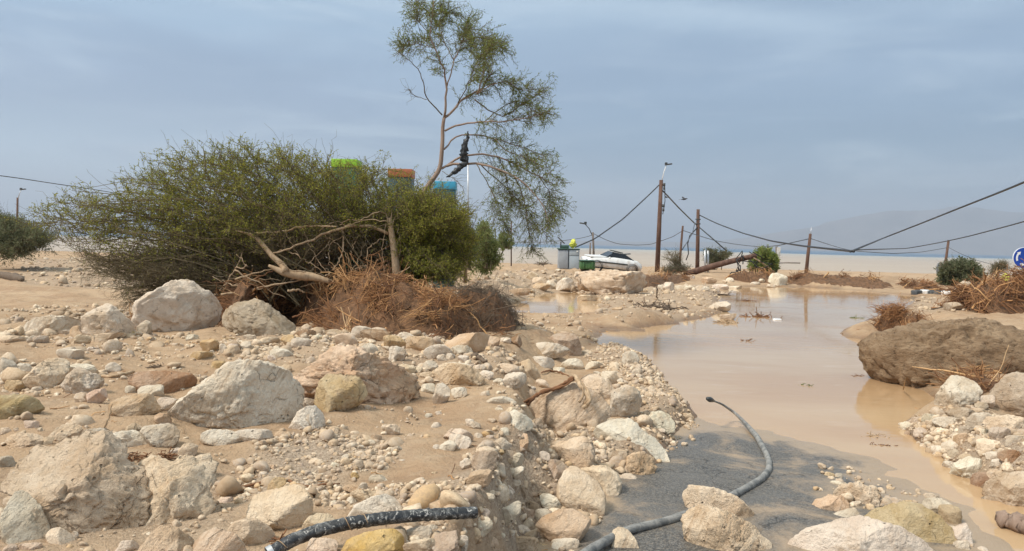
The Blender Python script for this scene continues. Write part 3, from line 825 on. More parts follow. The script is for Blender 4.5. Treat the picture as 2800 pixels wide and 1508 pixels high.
rock('H', [(1685, 250), (1730, 180), (1830, 110), (1960, 90), (2080, 130), (2100, 400), (1960, 420), (1800, 385), (1700, 335)], 'd',
     'rounded grey-brown boulder at the right edge beside the white triangular boulder', 'right-edge grey boulder')
rock('H', [(1490, 420), (1560, 370), (1640, 365), (1680, 400), (1640, 480), (1530, 482)], 'g')
rock('H', [(1630, 480), (1690, 400), (1800, 385), (1920, 410), (1960, 520), (1820, 505), (1700, 495)], 'c')
rock('H', [(1370, 810), (1420, 740), (1520, 700), (1590, 720), (1590, 790), (1540, 855), (1470, 875), (1400, 845)], 'w',
     'largest pale stone on the gravel bank by the stream', 'largest bank stone')
rock('H', [(1575, 580), (1640, 555), (1740, 590), (1770, 620), (1720, 655), (1620, 655)], 'c')
rock('H', [(1640, 960), (1700, 890), (1800, 840), (1960, 830), (2080, 880), (2080, 1060), (1960, 1085), (1860, 1070), (1740, 1010)], 'c',
     'broad cream boulder at the right edge above the driftwood chunk', 'cream driftwood boulder', dark=0.9)
mudb = rock('O', [(2186, 902), (2192, 868), (2225, 845), (2300, 830), (2380, 821), (2440, 817), (2500, 826), (2550, 848), (2590, 885), (2594, 925), (2555, 960), (2480, 987), (2400, 1000), (2330, 996), (2270, 980), (2212, 945)], 'b',
     'huge mud-brown boulder standing in the pond edge at the right', 'mud-brown boulder', rough=1.3, facets=1, box=0.92, depth=0.95, zfix=0.0)
m_mudrock, t, b = newmat('mud-caked conglomerate')
oc = t.n('ShaderNodeTexCoord').outputs['Object']
sq = t.n('ShaderNodeMapping', ins={0: oc, 'Scale': (1, 1, 1.9)})
n_a, n_b, n_c = t.noise(sq, 3.0, 5, 0.62, 0.4), t.noise(sq, 15, 6, 0.7, 0.4), t.noise(sq, 55, 4, 0.7)
k = t.mix(t.step(n_a, 0.32, 0.68), (.26, .165, .09), (.40, .275, .165))
k = t.mix(t.math('MULTIPLY', t.step(n_b, 0.44, 0.34), 0.75), k, (.085, .050, .028))
k = t.mix(t.math('MULTIPLY', t.step(n_b, 0.60, 0.74), 0.55), k, (.43, .31, .19))
k = t.mix(t.math('MULTIPLY', t.step(n_c, 0.62, 0.72), 0.5), k, (.50, .40, .28))
t.set(b.inputs['Base Color'], k)
b.inputs['Roughness'].default_value = 0.92
t.set(b.inputs['Normal'], t.bump(t.math('ADD', n_b, t.math('MULTIPLY', n_c, 0.35)), 1.0, 0.07))
mudb.data.materials[0] = m_mudrock
rock('O', [(1447, 720), (1455, 695), (1480, 685), (1540, 680), (1600, 690), (1625, 715), (1615, 738), (1550, 746), (1490, 746), (1455, 738)], 'c',
     'large cream boulder on the far bank below the white car', 'far cream boulder', rough=1.6)
rock('L', [(1210, 1110), (1230, 1060), (1280, 1050), (1355, 1070), (1360, 1150), (1290, 1168), (1240, 1150)], 'w', 'square white block at the far end of the pond', 'square white block')
rock('L', [(720, 1330), (790, 1290), (860, 1282), (895, 1300), (895, 1340), (860, 1365), (760, 1365)], 'w', 'low white stone alone on the silt at the far left of the pond', 'low silt stone')
rock('M', [(1095, 860), (1105, 810), (1150, 780), (1200, 785), (1235, 830), (1235, 880), (1170, 895)], 'g', 'round grey boulder at the end of the painted kerb', 'round kerb boulder', dark=0.9)

# smaller ones, by extent
SMALL = {
 'A': [(-30, 980, 115, 1110, 'g'), (60, 1070, 235, 1190, 'y'), (180, 900, 305, 980, 'w'), (650, 905, 960, 1030, 'w'), (580, 755, 820, 860, 'w'), (750, 1190, 905, 1302, 'p'),
       (1255, 1120, 1385, 1192, 'w'), (1390, 1110, 1625, 1225, 'w'), (1120, 1210, 1580, 1430, 'o'), (1570, 1240, 1780, 1390, 'g'), (1860, 605, 1980, 665, 'w'), (2000, 655, 2180, 792, 'y'),
       (1900, 775, 2120, 872, 'y'), (2110, 870, 2250, 962, 'y'), (2270, 700, 2370, 802, 'w'), (2400, 675, 2500, 762, 'w'), (2210, 635, 2350, 665, 'y'), (2430, 605, 2555, 657, 'w'),
       (275, 620, 370, 692, 'w'), (340, 620, 480, 702, 'g'), (0, 620, 275, 692, 'c'), (860, 590, 1215, 692, 'c'), (750, 610, 900, 704, 'c'), (1300, 620, 1350, 652, 'w'),
       (1225, 570, 1340, 622, 'y'), (590, 560, 720, 605, 'w'), (860, 730, 990, 770, 'w'), (480, 490, 530, 560, 'd'), (1370, 470, 1510, 612, 'g'), (1060, 890, 1200, 990, 'w'), (720, 520, 1000, 640, 'o')],
 'B': [(665, 1210, 725, 1290, 'g'), (1080, 1300, 1280, 1410, 'w'), (185, 1320, 370, 1410, 'p'), (30, 1330, 150, 1410, 'p'), (1180, 205, 1340, 310, 'c'), (1660, 390, 1830, 515, 'c'),
       (1880, 265, 2230, 425, 'w'), (90, 300, 400, 448, 'o'), (390, 330, 490, 405, 'c'), (230, 180, 355, 257, 'p'), (10, 245, 100, 297, 'c'), (135, 255, 180, 287, 'c'), (-20, 515, 135, 628, 'g'),
       (350, 240, 395, 280, 'w'), (750, 250, 1010, 370, 'g'), (1560, 430, 1700, 500, 'w'), (1720, 530, 1980, 720, 'g'), (0, 1210, 55, 1290, 'g'), (1440, 110, 1590, 230, 'o'), (640, 1220, 720, 1290, 'g')],
 'C': [(810, 840, 965, 965, 'g'), (1320, 120, 1540, 265, 'w'), (1410, 150, 1720, 295, 'b'), (1150, 190, 1380, 335, 'c'), (1640, 210, 1860, 355, 'y'), (1760, 180, 1950, 265, 'w'), (1860, 220, 2140, 395, 'o'),
       (1690, 320, 1860, 485, 'w'), (2040, 300, 2320, 470, 'g'), (620, 205, 750, 328, 'y'), (720, 235, 910, 345, 'g'), (750, 150, 960, 245, 'b'), (510, 345, 730, 435, 'w'), (210, 270, 310, 358, 'c'),
       (1400, 290, 1580, 440, 'g'), (2000, 575, 2130, 648, 'c'), (2010, 690, 2150, 795, 'w'), (2130, 690, 2300, 935, 'w'), (2310, 730, 2470, 845, 'w'), (2110, 490, 2640, 770, 'o'),
       (155, 1150, 535, 1285, 'w'), (545, 1170, 690, 1245, 'o'), (600, 505, 720, 615, 'c'), (-40, 470, 60, 545, 'y'), (1080, 1140, 1190, 1198, 'c'), (1620, 1100, 1800, 1218, 'c'), (2050, 990, 2130, 1038, 'w'),
       (2150, 965, 2220, 1007, 'w'), (2110, 1080, 2215, 1143, 'w'), (2290, 1200, 2510, 1372, 'w'), (2180, 1260, 2360, 1372, 'w'), (2130, 1300, 2210, 1362, 'w'), (2240, 1145, 2530, 1290, 'p'), (2455, 1045, 2550, 1132, 'w'),
       (380, 230, 600, 310, 'c'), (50, 310, 190, 420, 'c'), (0, 300, 80, 410, 'g'), (940, 210, 1030, 260, 'w'), (1050, 150, 1230, 230, 'c'), (1750, 500, 1960, 620, 'c'), (1960, 520, 2030, 590, 'c'), (2020, 460, 2180, 580, 'g'), (2170, 400, 2270, 480, 'w'), (2260, 390, 2340, 460, 'w'),
       (1470, 1215, 1530, 1260, 'w'), (1215, 1115, 1280, 1155, 'c'), (1480, 1255, 1560, 1320, 'w'), (1590, 1290, 1660, 1350, 'c'), (1500, 1200, 1620, 1270, 'o'), (480, 410, 560, 470, 'w')],
 'D': [(475, 670, 645, 818, 'y'), (1285, 620, 1370, 698, 'y'), (1460, 640, 1640, 730, 'g'), (1285, 795, 1620, 945, 'c'), (1245, 855, 1370, 938, 'w'), (1090, 900, 1230, 962, 'w'), (1210, 735, 1370, 818, 'o'),
       (1680, 1180, 1840, 1315, 'g'), (1790, 1150, 2070, 1305, 'g'), (1800, 1270, 2170, 1440, 'c'), (2070, 1200, 2330, 1440, 'd'), (2330, 1240, 2430, 1405, 'w'), (860, 1270, 1150, 1450, 'p'), (2020, 1130, 2140, 1185, 'g'),
       (2240, 1060, 2480, 1155, 'o'), (1185, 440, 1260, 510, 'w'), (1085, 520, 1165, 585, 'w'), (1550, 400, 1610, 470, 'c'), (400, 610, 480, 660, 'w'), (1930, 870, 2040, 945, 'w'), (310, 535, 385, 580, 'c'), (1100, 655, 1155, 705, 'o'), (850, 645, 920, 695, 'c'), (330, 775, 420, 830, 'o'), (500, 545, 550, 590, 'o'), (1680, 360, 1790, 420, 'w'), (1350, 350, 1410, 400, 'w'),
       (1755, 490, 1820, 525, 'w'), (2090, 815, 2160, 860, 'w'), (2070, 610, 2130, 640, 'c'), (0, 860, 130, 920, 'p'), (700, 1040, 800, 1110, 'g'), (2340, 1165, 2420, 1230, 'w'), (1360, 720, 1450, 800, 'g')],
 'E': [(1620, 570, 1780, 725, 'w'), (640, 580, 870, 755, 'w'), (540, 640, 640, 712, 'w'), (470, 490, 800, 605, 'c'), (880, 420, 1150, 555, 'w'), (1220, 440, 1440, 562, 'w'), (1460, 470, 1640, 562, 'w'), (880, 280, 1300, 445, 'w'),
       (1140, 530, 1260, 592, 'w'), (1100, 190, 1420, 430, 'd'), (400, 560, 545, 662, 'w'), (60, 480, 330, 592, 'w'), (330, 500, 460, 572, 'w'), (-10, 300, 120, 405, 'w'), (120, 310, 340, 425, 'w'), (970, 650, 1100, 742, 'p'),
       (900, 720, 970, 772, 'w'), (870, 750, 970, 893, 'd'), (470, 820, 770, 905, 'w'), (560, 930, 640, 972, 'w'), (480, 1040, 580, 1092, 'c'), (660, 930, 800, 1003, 'c'), (930, 1040, 1040, 1163, 'd'), (840, 1040, 930, 1113, 'g'),
       (1780, 640, 1840, 720, 'w'), (1540, 570, 1620, 620, 'g'), (1700, 480, 1800, 560, 'c'), (1830, 370, 2000, 520, 'g'), (1680, 1040, 1760, 1090, 'w'), (570, 230, 720, 300, 'w'), (720, 215, 830, 330, 'b'), (1180, 170, 1300, 230, 'c'), (490, 220, 610, 330, 'o'), (1920, 540, 2030, 620, 'g'), (2180, 1140, 2260, 1190, 'w'), (190, 410, 300, 490, 'g'), (80, 390, 160, 450, 'w')],
 'F': [(970, 410, 1090, 535, 'g'), (1770, 630, 1935, 748, 'p'), (1590, 410, 1840, 565, 'd'), (360, 960, 500, 1085, 'w'), (940, 980, 1090, 1135, 'g'), (805, 970, 940, 1095, 'd'), (850, 900, 985, 1025, 'd'), (820, 1080, 940, 1215, 'g'),
       (735, 1135, 890, 1245, 'w'), (560, 1250, 960, 1420, 'o'), (350, 1230, 600, 1400, 'p'), (165, 1240, 275, 1400, 'w'), (930, 1210, 990, 1325, 'w'), (1090, 1270, 1370, 1460, 'w'), (950, 1150, 1160, 1330, 'o'), (980, 1320, 1120, 1395, 'y'),
       (270, 590, 520, 765, 'o'), (320, 410, 575, 610, 'd'), (530, 530, 650, 695, 'g'), (640, 560, 830, 695, 'w'), (530, 280, 710, 395, 'w'), (720, 240, 875, 405, 'o'), (600, 180, 690, 292, 'w'), (600, 400, 780, 505, 'd'), (650, 430, 830, 600, 'g'),
       (560, 390, 640, 452, 'y'), (635, 745, 740, 835, 'w'), (550, 740, 660, 885, 'w'), (435, 820, 550, 905, 'w'), (740, 740, 850, 875, 'd'), (860, 800, 970, 905, 'd'), (930, 740, 1010, 815, 'w'), (205, 480, 320, 595, 'w'), (345, 230, 425, 292, 'w'),
       (300, 120, 410, 202, 'w'), (420, 215, 500, 277, 'y'), (850, 340, 940, 450, 'd'), (800, 390, 860, 460, 'd'), (890, 190, 970, 260, 'd'), (1500, 270, 1540, 310, 'w'), (1500, 450, 1550, 530, 'g'), (1490, 540, 1600, 590, 'g'), (1050, 720, 1170, 790, 'd'), (480, 1040, 570, 1110, 'c'), (640, 1180, 740, 1240, 'w'), (600, 1210, 650, 1260, 'w'), (650, 690, 800, 760, 'g'),
       (200, 1160, 270, 1230, 'w'), (320, 1250, 420, 1320, 'o'), (710, 1080, 760, 1140, 'c'), (2130, 540, 2180, 590, 'y'), (2170, 570, 2230, 620, 'y'), (640, 790, 730, 870, 'w')],
 'H': [(480, 1080, 690, 1215, 'g'), (590, 1020, 700, 1103, 'w'), (830, 1005, 915, 1088, 'w'), (960, 1010, 1085, 1068, 'y'), (1290, 1060, 1440, 1225, 'v'), (1340, 1210, 1400, 1325, 'w'), (470, 865, 580, 935, 'w'), (405, 800, 500, 873, 'y'),
       (500, 810, 555, 873, 'g'), (1500, 1330, 1590, 1370, 'c'), (1560, 1360, 1640, 1425, 'w'), (1390, 1320, 1500, 1410, 'w'), (700, 1085, 780, 1128, 'w'), (1170, 960, 1270, 1025, 'd'), (1340, 320, 1560, 410, 'd'), (1520, 230, 1680, 315, 'g'),
       (1550, 280, 1640, 345, 'd'), (1240, 390, 1420, 475, 'g'), (1150, 365, 1250, 435, 'g'), (1050, 390, 1165, 445, 'g'), (1300, 565, 1420, 655, 'w'), (1225, 605, 1330, 680, 'w'), (1390, 510, 1500, 600, 'o'), (1345, 630, 1430, 715, 'd'),
       (1660, 470, 1800, 565, 'g'), (1780, 530, 1920, 605, 'g'), (1310, 720, 1425, 795, 'g'), (1640, 780, 1745, 850, 'c'), (1630, 650, 1720, 710, 'w'), (1670, 700, 1810, 750, 'w'), (1730, 640, 1890, 735, 'B'), (1530, 810, 1740, 915, 'B'),
       (1780, 780, 1850, 845, 'd'), (990, 425, 1070, 493, 'w'), (1020, 490, 1060, 535, 'd'), (1090, 470, 1190, 545, 'g'), (1430, 665, 1520, 735, 'c'), (1600, 480, 1660, 530, 'w'), (1855, 795, 1930, 855, 'w'), (1320, 680, 1370, 740, 'g'), (1430, 460, 1530, 520, 'd'), (860, 912, 895, 932, 'W'), (1590, 980, 1720, 1035, 'd'), (1170, 570, 1220, 605, 'w')],
 'K': [(600, 620, 745, 725, 'c'), (670, 680, 830, 775, 'c'), (950, 690, 1170, 875, 'w'), (660, 750, 880, 845, 'o'), (340, 810, 640, 900, 'o'), (820, 720, 950, 835, 'w'), (1200, 890, 1430, 975, 'c'), (1520, 920, 1590, 965, 'w'),
       (1070, 780, 1200, 873, 'd'), (940, 585, 1005, 620, 'w'), (1200, 700, 1350, 880, 'o'), (1600, 1030, 1730, 1070, 'o'), (2200, 740, 2330, 850, 'w'), (1440, 925, 1510, 960, 'd')],
 'L': [(440, 1150, 610, 1192, 'w'), (610, 1150, 725, 1197, 'w'), (750, 1140, 880, 1192, 'w'), (860, 1085, 920, 1122, 'w'), (880, 1150, 990, 1182, 'w'), (300, 1145, 410, 1192, 'w'), (1130, 1095, 1180, 1132, 'w'), (1195, 1140, 1265, 1172, 'w'),
       (530, 1065, 600, 1097, 'w'), (660, 1080, 780, 1140, 'o'), (390, 1075, 440, 1110, 'o'), (1000, 1030, 1090, 1080, 'o'), (1060, 1120, 1140, 1150, 'w'), (830, 1105, 870, 1140, 'c')],
 'M': [(1220, 935, 1340, 1003, 'c'), (1475, 980, 1530, 1008, 'w'), (1440, 1130, 1510, 1162, 'p'), (1050, 965, 1090, 990, 'w'), (1020, 930, 1150, 990, 'd')],
 'G': [(530, 310, 670, 372, 'd')],
}
for zn, lst in SMALL.items():
    for x0, y0, x1, y1, tn in lst:
        rock(zn, (x0, y0, x1, y1), tn, rough=float(RNG.uniform(0.4, 1.3)))
# ------------------------------------------------------------------ a label for every rock: look first, then what it lies beside
NUM = {2: 'two', 3: 'three', 4: 'four', 5: 'five', 6: 'six', 7: 'seven', 8: 'eight', 9: 'nine'}
ORD = ['leftmost', 'second', 'third', 'fourth', 'fifth', 'sixth', 'seventh', 'eighth', 'ninth']
LANDMARKS = [(m.replace('crumbly tan conglomerate', 'tan conglomerate').replace('white boulder behind pipe', 'white pipe boulder'), x, y) for m, x, y in LANDMARKS]
LANDMARKS += [('black pipe', 1150, 1430), ('grey hose tip', 1945, 1098), ('brown root pile', 1000, 880), ('grey cabinet', 1555, 725), ('fallen pole', 1960, 735),
              ('cut mud bank edge', 1460, 1260), ('far bank puddle', 1500, 835), ('gravel patch', 850, 1270)]


def auto_labels():
    used = {r['label'] for r in ROCKS if r['label']}
    cnt = {}
    for r in ROCKS:
        r['o']['group'] = 'limestone rocks strewn over the flood mud'
        if r['label']: continue
        asp = r['w'] / max(1, r['h'])
        shp = 'flat' if asp > 2.1 else 'upright' if asp < 0.95 else 'low' if asp > 1.6 else 'chunky'
        sz = 'small ' if max(r['w'], r['h']) < 32 else 'large ' if max(r['w'], r['h']) > 75 else ''
        best = sorted(LANDMARKS, key=lambda m: math.hypot((m[1] - r['px']), (m[2] - r['py']) * 1.6))[0]
        dx, dy = r['px'] - best[1], (r['py'] - best[2]) * 1.6
        pos = ('right of' if dx > 0 else 'left of') if abs(dx) > abs(dy) else ('in front of' if dy > 0 else 'behind')
        lab = f"{sz}{shp} {TWORD[r['tone']]} {r['name']} {pos} the {best[0]}"
        cnt.setdefault(lab, []).append(r)
    for lab, rs in cnt.items():
        if len(rs) == 1:
            rs[0]['o']['label'] = lab
            continue
        rs.sort(key=lambda r: r['px'])
        for i, r in enumerate(rs):
            pre = 'rightmost' if i == len(rs) - 1 else ORD[i]
            r['o']['label'] = f"{pre} of {NUM[len(rs)]}: {lab}"


auto_labels()
# ------------------------------------------------------------------ gravel and pebbles (nobody could count them)
m_peb, t, b = newmat('river pebbles')
ge = t.n('ShaderNodeNewGeometry')
rnd = ge.outputs['Random Per Island']
k = t.ramp(rnd, [(0.0, (.34, .245, .165)), (0.2, (.54, .41, .275)), (0.4, (.44, .345, .25)), (0.6, (.66, .53, .385)), (0.75, (.38, .30, .235)), (0.88, (.74, .63, .475)), (1.0, (.54, .365, .20))])
k = t.mix(t.math('MULTIPLY', t.step(t.noise(ge.outputs['Position'], 45, 4, 0.65), 0.42, 0.62), 0.62), k, (.40, .28, .175))
t.set(b.inputs['Base Color'], k)
b.inputs['Roughness'].default_value = 0.9
b.inputs['Specular IOR Level'].default_value = 0.2
t.set(b.inputs['Normal'], t.bump(t.noise(ge.outputs['Position'], 130, 4, 0.6), 0.5, 0.006))


def surf(x, y):
    z = terrain(x, y)
    s_ = sdf(x, y, ASPH)
    return np.maximum(z, np.where(s_ > 0, WATER_Z + np.minimum(0.03 * s_, 0.035), -9))


def pebble_batch(P, r, rg, sub):
    D, Fc = ico(sub)
    n = len(P)
    sc = rg.uniform(0.65, 1.35, (n, 1, 3)) * np.array([1, 1, 0.72])
    V = D[None] * sc
    for k in range(7):                                   # a few chipped flats on every pebble
        nn = rg.normal(size=(n, 1, 3)); nn /= np.linalg.norm(nn, axis=2, keepdims=True)
        pr = (V * nn).sum(2, keepdims=True)
        V = V - np.maximum(0, pr - rg.uniform(0.34, 0.80, (n, 1, 1))) * nn * 0.9
    V = V + rg.normal(size=V.shape) * 0.035
    a = rg.uniform(0, 6.28, n); ti = rg.normal(size=n) * 0.35
    ca, sa, ct, st = np.cos(a), np.sin(a), np.cos(ti), np.sin(ti)
    x, y, z = V[:, :, 0], V[:, :, 1], V[:, :, 2]
    y, z = y * ct[:, None] - z * st[:, None], y * st[:, None] + z * ct[:, None]
    x, y = x * ca[:, None] - y * sa[:, None], x * sa[:, None] + y * ca[:, None]
    V = np.stack([x, y, z], 2) * r[:, None, None] + P[:, None]
    F = Fc[None] + (np.arange(n) * len(D))[:, None, None]
    return V.reshape(-1, 3), F.reshape(-1, 3)


PX, PR = [], []
EXTRA = [(GPOLY[i][0], d_, r_) for i, d_, r_ in ((0, 300, .019), (1, 150, .034), (2, 110, .034), (3, 46, .036), (4, 24, .034), (6, 95, .032), (7, 9, .05), (11, 24, .030), (14, 30, .028), (13, 170, .036), (0, 18, .034), (12, 5, .030), (4, 70, .024), (12, 26, .020), (3, 90, .026), (4, 12, .05), (3, 14, .055), (11, 60, .022), (12, 3, .045), (6, 160, .02), (8, 14, .06), (9, 16, .05))]
for pl, dn, rd in [(p_, d_ * 1.35, r_) for p_, d_, r_ in GPOLY] + EXTRA:
    x0, y0 = pl.min(0); x1, y1 = pl.max(0)
    n = int((x1 - x0) * (y1 - y0) * dn)
    x = RNG.uniform(x0, x1, n); y = RNG.uniform(y0, y1, n)
    nz_ = n2d(x, y, 1.7, 3, 3.3)
    dens = 0.45 + 0.55 * sstep(nz_, -0.25, 0.3) if dn >= 100 and rd < 0.03 else sstep(nz_, -0.12, 0.22)
    ok = (sdf(x, y, pl) + 0.25 * n2d(x, y, 1.6, 2, 8.8) > 0) & (RNG.uniform(size=n) < dens)
    x, y = x[ok], y[ok]
    r = np.clip(rd * np.exp(RNG.normal(size=len(x)) * 0.48), 0.5 * rd, 3.4 * rd)
    PX.append(np.stack([x, y], 1)); PR.append(r)
# a thin scatter everywhere near the camera
x = RNG.uniform(-7, 7, 4200); y = RNG.uniform(3, 15, 4200)
ok = (sdf(x, y, LOW) < -0.05) & (n2d(x, y, 0.8, 3, 2.2) > 0.05)
PX.append(np.stack([x[ok], y[ok]], 1)); PR.append(np.clip(0.009 * np.exp(RNG.normal(size=ok.sum()) * 0.55), 0.005, 0.035))
PX = np.concatenate(PX); PR = np.concatenate(PR)
PZ = surf(PX[:, 0], PX[:, 1])
keep = (PZ > 0.0)
PX, PR, PZ = PX[keep], PR[keep], PZ[keep]
PP = np.stack([PX[:, 0], PX[:, 1], PZ + PR * RNG.uniform(-0.25, 0.45, len(PR))], 1)
big = PR / PP[:, 1] > 0.0028
V1, F1 = pebble_batch(PP[big], PR[big], RNG, 2)
V2, F2 = pebble_batch(PP[~big], PR[~big], RNG, 1)
add('gravel', mesh('gravel', np.concatenate([V1, V2]), np.concatenate([F1, F2 + len(V1)]), m_peb), kind='stuff',
    label='loose limestone gravel and pebbles lying over the flood mud')
# ------------------------------------------------------------------ plants and driftwood
def leafmat(name, stops, rough=0.6):
    m, t, b = newmat(name)
    r_ = t.n('ShaderNodeNewGeometry').outputs['Random Per Island']
    cr = t.ramp(r_, stops)
    t.set(b.inputs['Base Color'], cr)
    b.inputs['Roughness'].default_value = rough
    b.inputs['Specular IOR Level'].default_value = 0.25
    tl = t.n('ShaderNodeBsdfTranslucent', ins={0: cr})
    ms = t.n('ShaderNodeMixShader', ins={0: 0.5, 1: b, 2: tl})
    out = [n for n in t.t.nodes if n.type == 'OUTPUT_MATERIAL'][0]
    t.t.links.new(ms.outputs[0], out.inputs['Surface'])
    return m


def barkmat(name, a, c, scale=9.0, rough=0.85):
    m, t, b = newmat(name)
    g = t.n('ShaderNodeNewGeometry')
    p = g.outputs['Position']
    st = t.n('ShaderNodeMapping', ins={0: p, 'Scale': (1, 1, 0.25)})
    k = t.mix(t.step(t.noise(st, scale, 5, 0.65, 0.5), 0.3, 0.7), a, c)
    k = t.mix(t.math('MULTIPLY', g.outputs['Random Per Island'], 0.55), k, t.mix(1.0, k, (.52, .46, .42), 'MULTIPLY'))
    t.set(b.inputs['Base Color'], k)
    b.inputs['Roughness'].default_value = rough
    b.inputs['Specular IOR Level'].default_value = 0.2
    t.set(b.inputs['Normal'], t.bump(t.noise(st, scale * 6, 4, 0.7), 0.6, 0.01))
    return m


m_leaf = leafmat('dusty olive leaves', [(0, (.14, .17, .024)), (.35, (.27, .30, .04)), (.6, (.37, .375, .05)), (.85, (.48, .44, .07)), (1, (.52, .45, .12))])
m_leaf2 = leafmat('green tree leaves', [(0, (.12, .175, .045)), (.5, (.22, .285, .065)), (.85, (.32, .36, .09)), (1, (.38, .38, .13))])
m_leaf3 = leafmat('grey green leaves', [(0, (.10, .12, .06)), (.5, (.16, .18, .09)), (1, (.25, .25, .14))])
m_leaf4 = leafmat('fresh green leaves', [(0, (.13, .17, .05)), (.5, (.22, .27, .09)), (1, (.34, .36, .15))])
m_twig = barkmat('grey brown twigs', (.125, .10, .055), (.24, .19, .115), 30)
m_limb = barkmat('smooth pinkish bark', (.30, .215, .165), (.40, .30, .235), 14)
m_peel = barkmat('peeled pale wood', (.40, .275, .165), (.58, .435, .285), 12)
m_straw = barkmat('muddy root fibres', (.33, .185, .08), (.58, .37, .18), 20)
m_straw, t, b = newmat('muddy root fibres')
g_ = t.n('ShaderNodeNewGeometry')
tn = t.n('ShaderNodeAttribute', attribute_name='tone').outputs['Fac']
k = t.ramp(t.math('ADD', t.math('MULTIPLY', tn, 0.75), t.math('MULTIPLY', g_.outputs['Random Per Island'], 0.3)), [(0, (.11, .050, .024)), (.3, (.25, .115, .048)), (.6, (.42, .215, .085)), (.85, (.58, .34, .15)), (1, (.66, .46, .26))])
t.set(b.inputs['Base Color'], k); b.inputs['Roughness'].default_value = 0.85
m_soil = plain('root soil', (.17, .088, .042), 0.95, var=0.5, scale=9, bump=0.8, bd=0.05)
m_dead = barkmat('dark dead thorns', (.12, .09, .065), (.22, .165, .12), 25)


def batch_tubes(P, Rr, k=3):
    """P (N,m,3), Rr (N,m): all tubes at once"""
    N, m = P.shape[:2]
    T = np.gradient(P, axis=1)
    T /= np.linalg.norm(T, axis=2, keepdims=True) + 1e-12
    a = np.cross(T, np.array([0.37, 0.21, 0.9])); a /= np.linalg.norm(a, axis=2, keepdims=True) + 1e-9
    c = np.cross(T, a)
    th = np.arange(k) * 2 * math.pi / k
    V = P[:, :, None] + Rr[:, :, None, None] * (np.cos(th)[:, None] * a[:, :, None] + np.sin(th)[:, None] * c[:, :, None])
    base = (np.arange(N) * m * k)[:, None, None]
    i = (np.arange(m - 1) * k)[None, :, None]
    j = np.arange(k)[None, None]
    j2 = (j + 1) % k
    F = np.stack([base + i + j, base + i + j2, base + i + k + j2, base + i + k + j], -1).reshape(-1, 4)
    return V.reshape(-1, 3), F


def leaves(C_, L, Wd, rg, dirs=None):
    n = len(C_)
    d = rg.normal(size=(n, 3)) if dirs is None else dirs + 0.7 * rg.normal(size=(n, 3))
    d /= np.linalg.norm(d, axis=1)[:, None] + 1e-9
    s = np.cross(d, rg.normal(size=(n, 3))); s /= np.linalg.norm(s, axis=1)[:, None] + 1e-9
    L = np.asarray(L)[:, None]; Wd = np.asarray(Wd)[:, None]
    nrm = np.cross(d, s) * L * 0.12
    V = np.stack([C_, C_ + d * L * 0.5 + s * Wd * 0.5 + nrm, C_ + d * L, C_ + d * L * 0.5 - s * Wd * 0.5 + nrm], 1).reshape(-1, 3)
    return V, np.arange(4 * n).reshape(n, 4)


def unit(v): return v / (np.linalg.norm(v, axis=-1, keepdims=True) + 1e-12)


def sprout(P, n_each, rg, lo, hi, lmin, lmax, fwd=0.7, spread=0.9, upw=0.15, m=5, wob=0.12, grav=0.0, taper=True):
    """from tubes P (N,m,3) grow n_each curved twigs apiece"""
    N, mm = P.shape[:2]
    idx = np.repeat(np.arange(N), n_each)
    tt = rg.uniform(lo, hi, len(idx)) * (mm - 1)
    i0 = np.minimum(tt.astype(int), mm - 2); f = (tt - i0)[:, None]
    S = P[idx, i0] * (1 - f) + P[idx, i0 + 1] * f
    T = unit(P[idx, i0 + 1] - P[idx, i0])
    D = unit(fwd * T + spread * unit(rg.normal(size=S.shape)) + [0, 0, upw])
    L = rg.uniform(lmin, lmax, len(idx)) * (1.15 - 0.5 * tt / (mm - 1))
    s = np.linspace(0, 1, m)
    cv = unit(np.cross(D, rg.normal(size=D.shape)))
    Q = S[:, None] + D[:, None] * (L[:, None] * s)[:, :, None] + cv[:, None] * (0.22 * L[:, None] * s ** 2)[:, :, None]
    Q = Q + rg.normal(size=Q.shape) * (L[:, None] * s * wob)[:, :, None] * 0.5
    Q[:, :, 2] -= grav * (L[:, None] * s ** 2)
    return Q


def along(P, per, rg, lo=0.0):
    N, m = P.shape[:2]
    idx = np.repeat(np.arange(N), per)
    tt = rg.uniform(lo, 1, len(idx)) * (m - 1)
    i0 = np.minimum(tt.astype(int), m - 2); f = (tt - i0)[:, None]
    return P[idx, i0] * (1 - f) + P[idx, i0 + 1] * f, unit(P[idx, i0 + 1] - P[idx, i0])


def taperR(N, m, r0, r1): return np.repeat(np.linspace(r0, r1, m)[None], N, 0)


def resample(pts, m):
    pts = np.asarray(pts, float)
    d = np.concatenate([[0], np.cumsum(np.linalg.norm(np.diff(pts, axis=0), axis=1))])
    t_ = np.linspace(0, d[-1], m)
    # smooth through the points
    out = np.stack([np.interp(t_, d, pts[:, i]) for i in range(3)], 1)
    for _ in range(2): out[1:-1] = 0.25 * out[:-2] + 0.5 * out[1:-1] + 0.25 * out[2:]
    return out


def trace(zone, pts, y, m=24, dy=0.0, wob=0.0, rg=RNG):
    """a line of the photograph set at distance y (running to y + dy)"""
    pp = zp(zone, pts)
    n = len(pp)
    w = np.array([atdist(a, c, y + dy * i / max(1, n - 1)) for i, (a, c) in enumerate(pp)])
    w = resample(w, m)
    if wob: w[1:-1] += rg.normal(size=(m - 2, 3)) * wob
    return w


def inpoly(px, n, rg):
    p = np.array(px); out = np.zeros((0, 2))
    while len(out) < n:
        c = rg.uniform(p.min(0), p.max(0), (n * 3, 2))
        out = np.concatenate([out, c[sdf(c[:, 0], c[:, 1], p) > 0]])
    return out[:n]


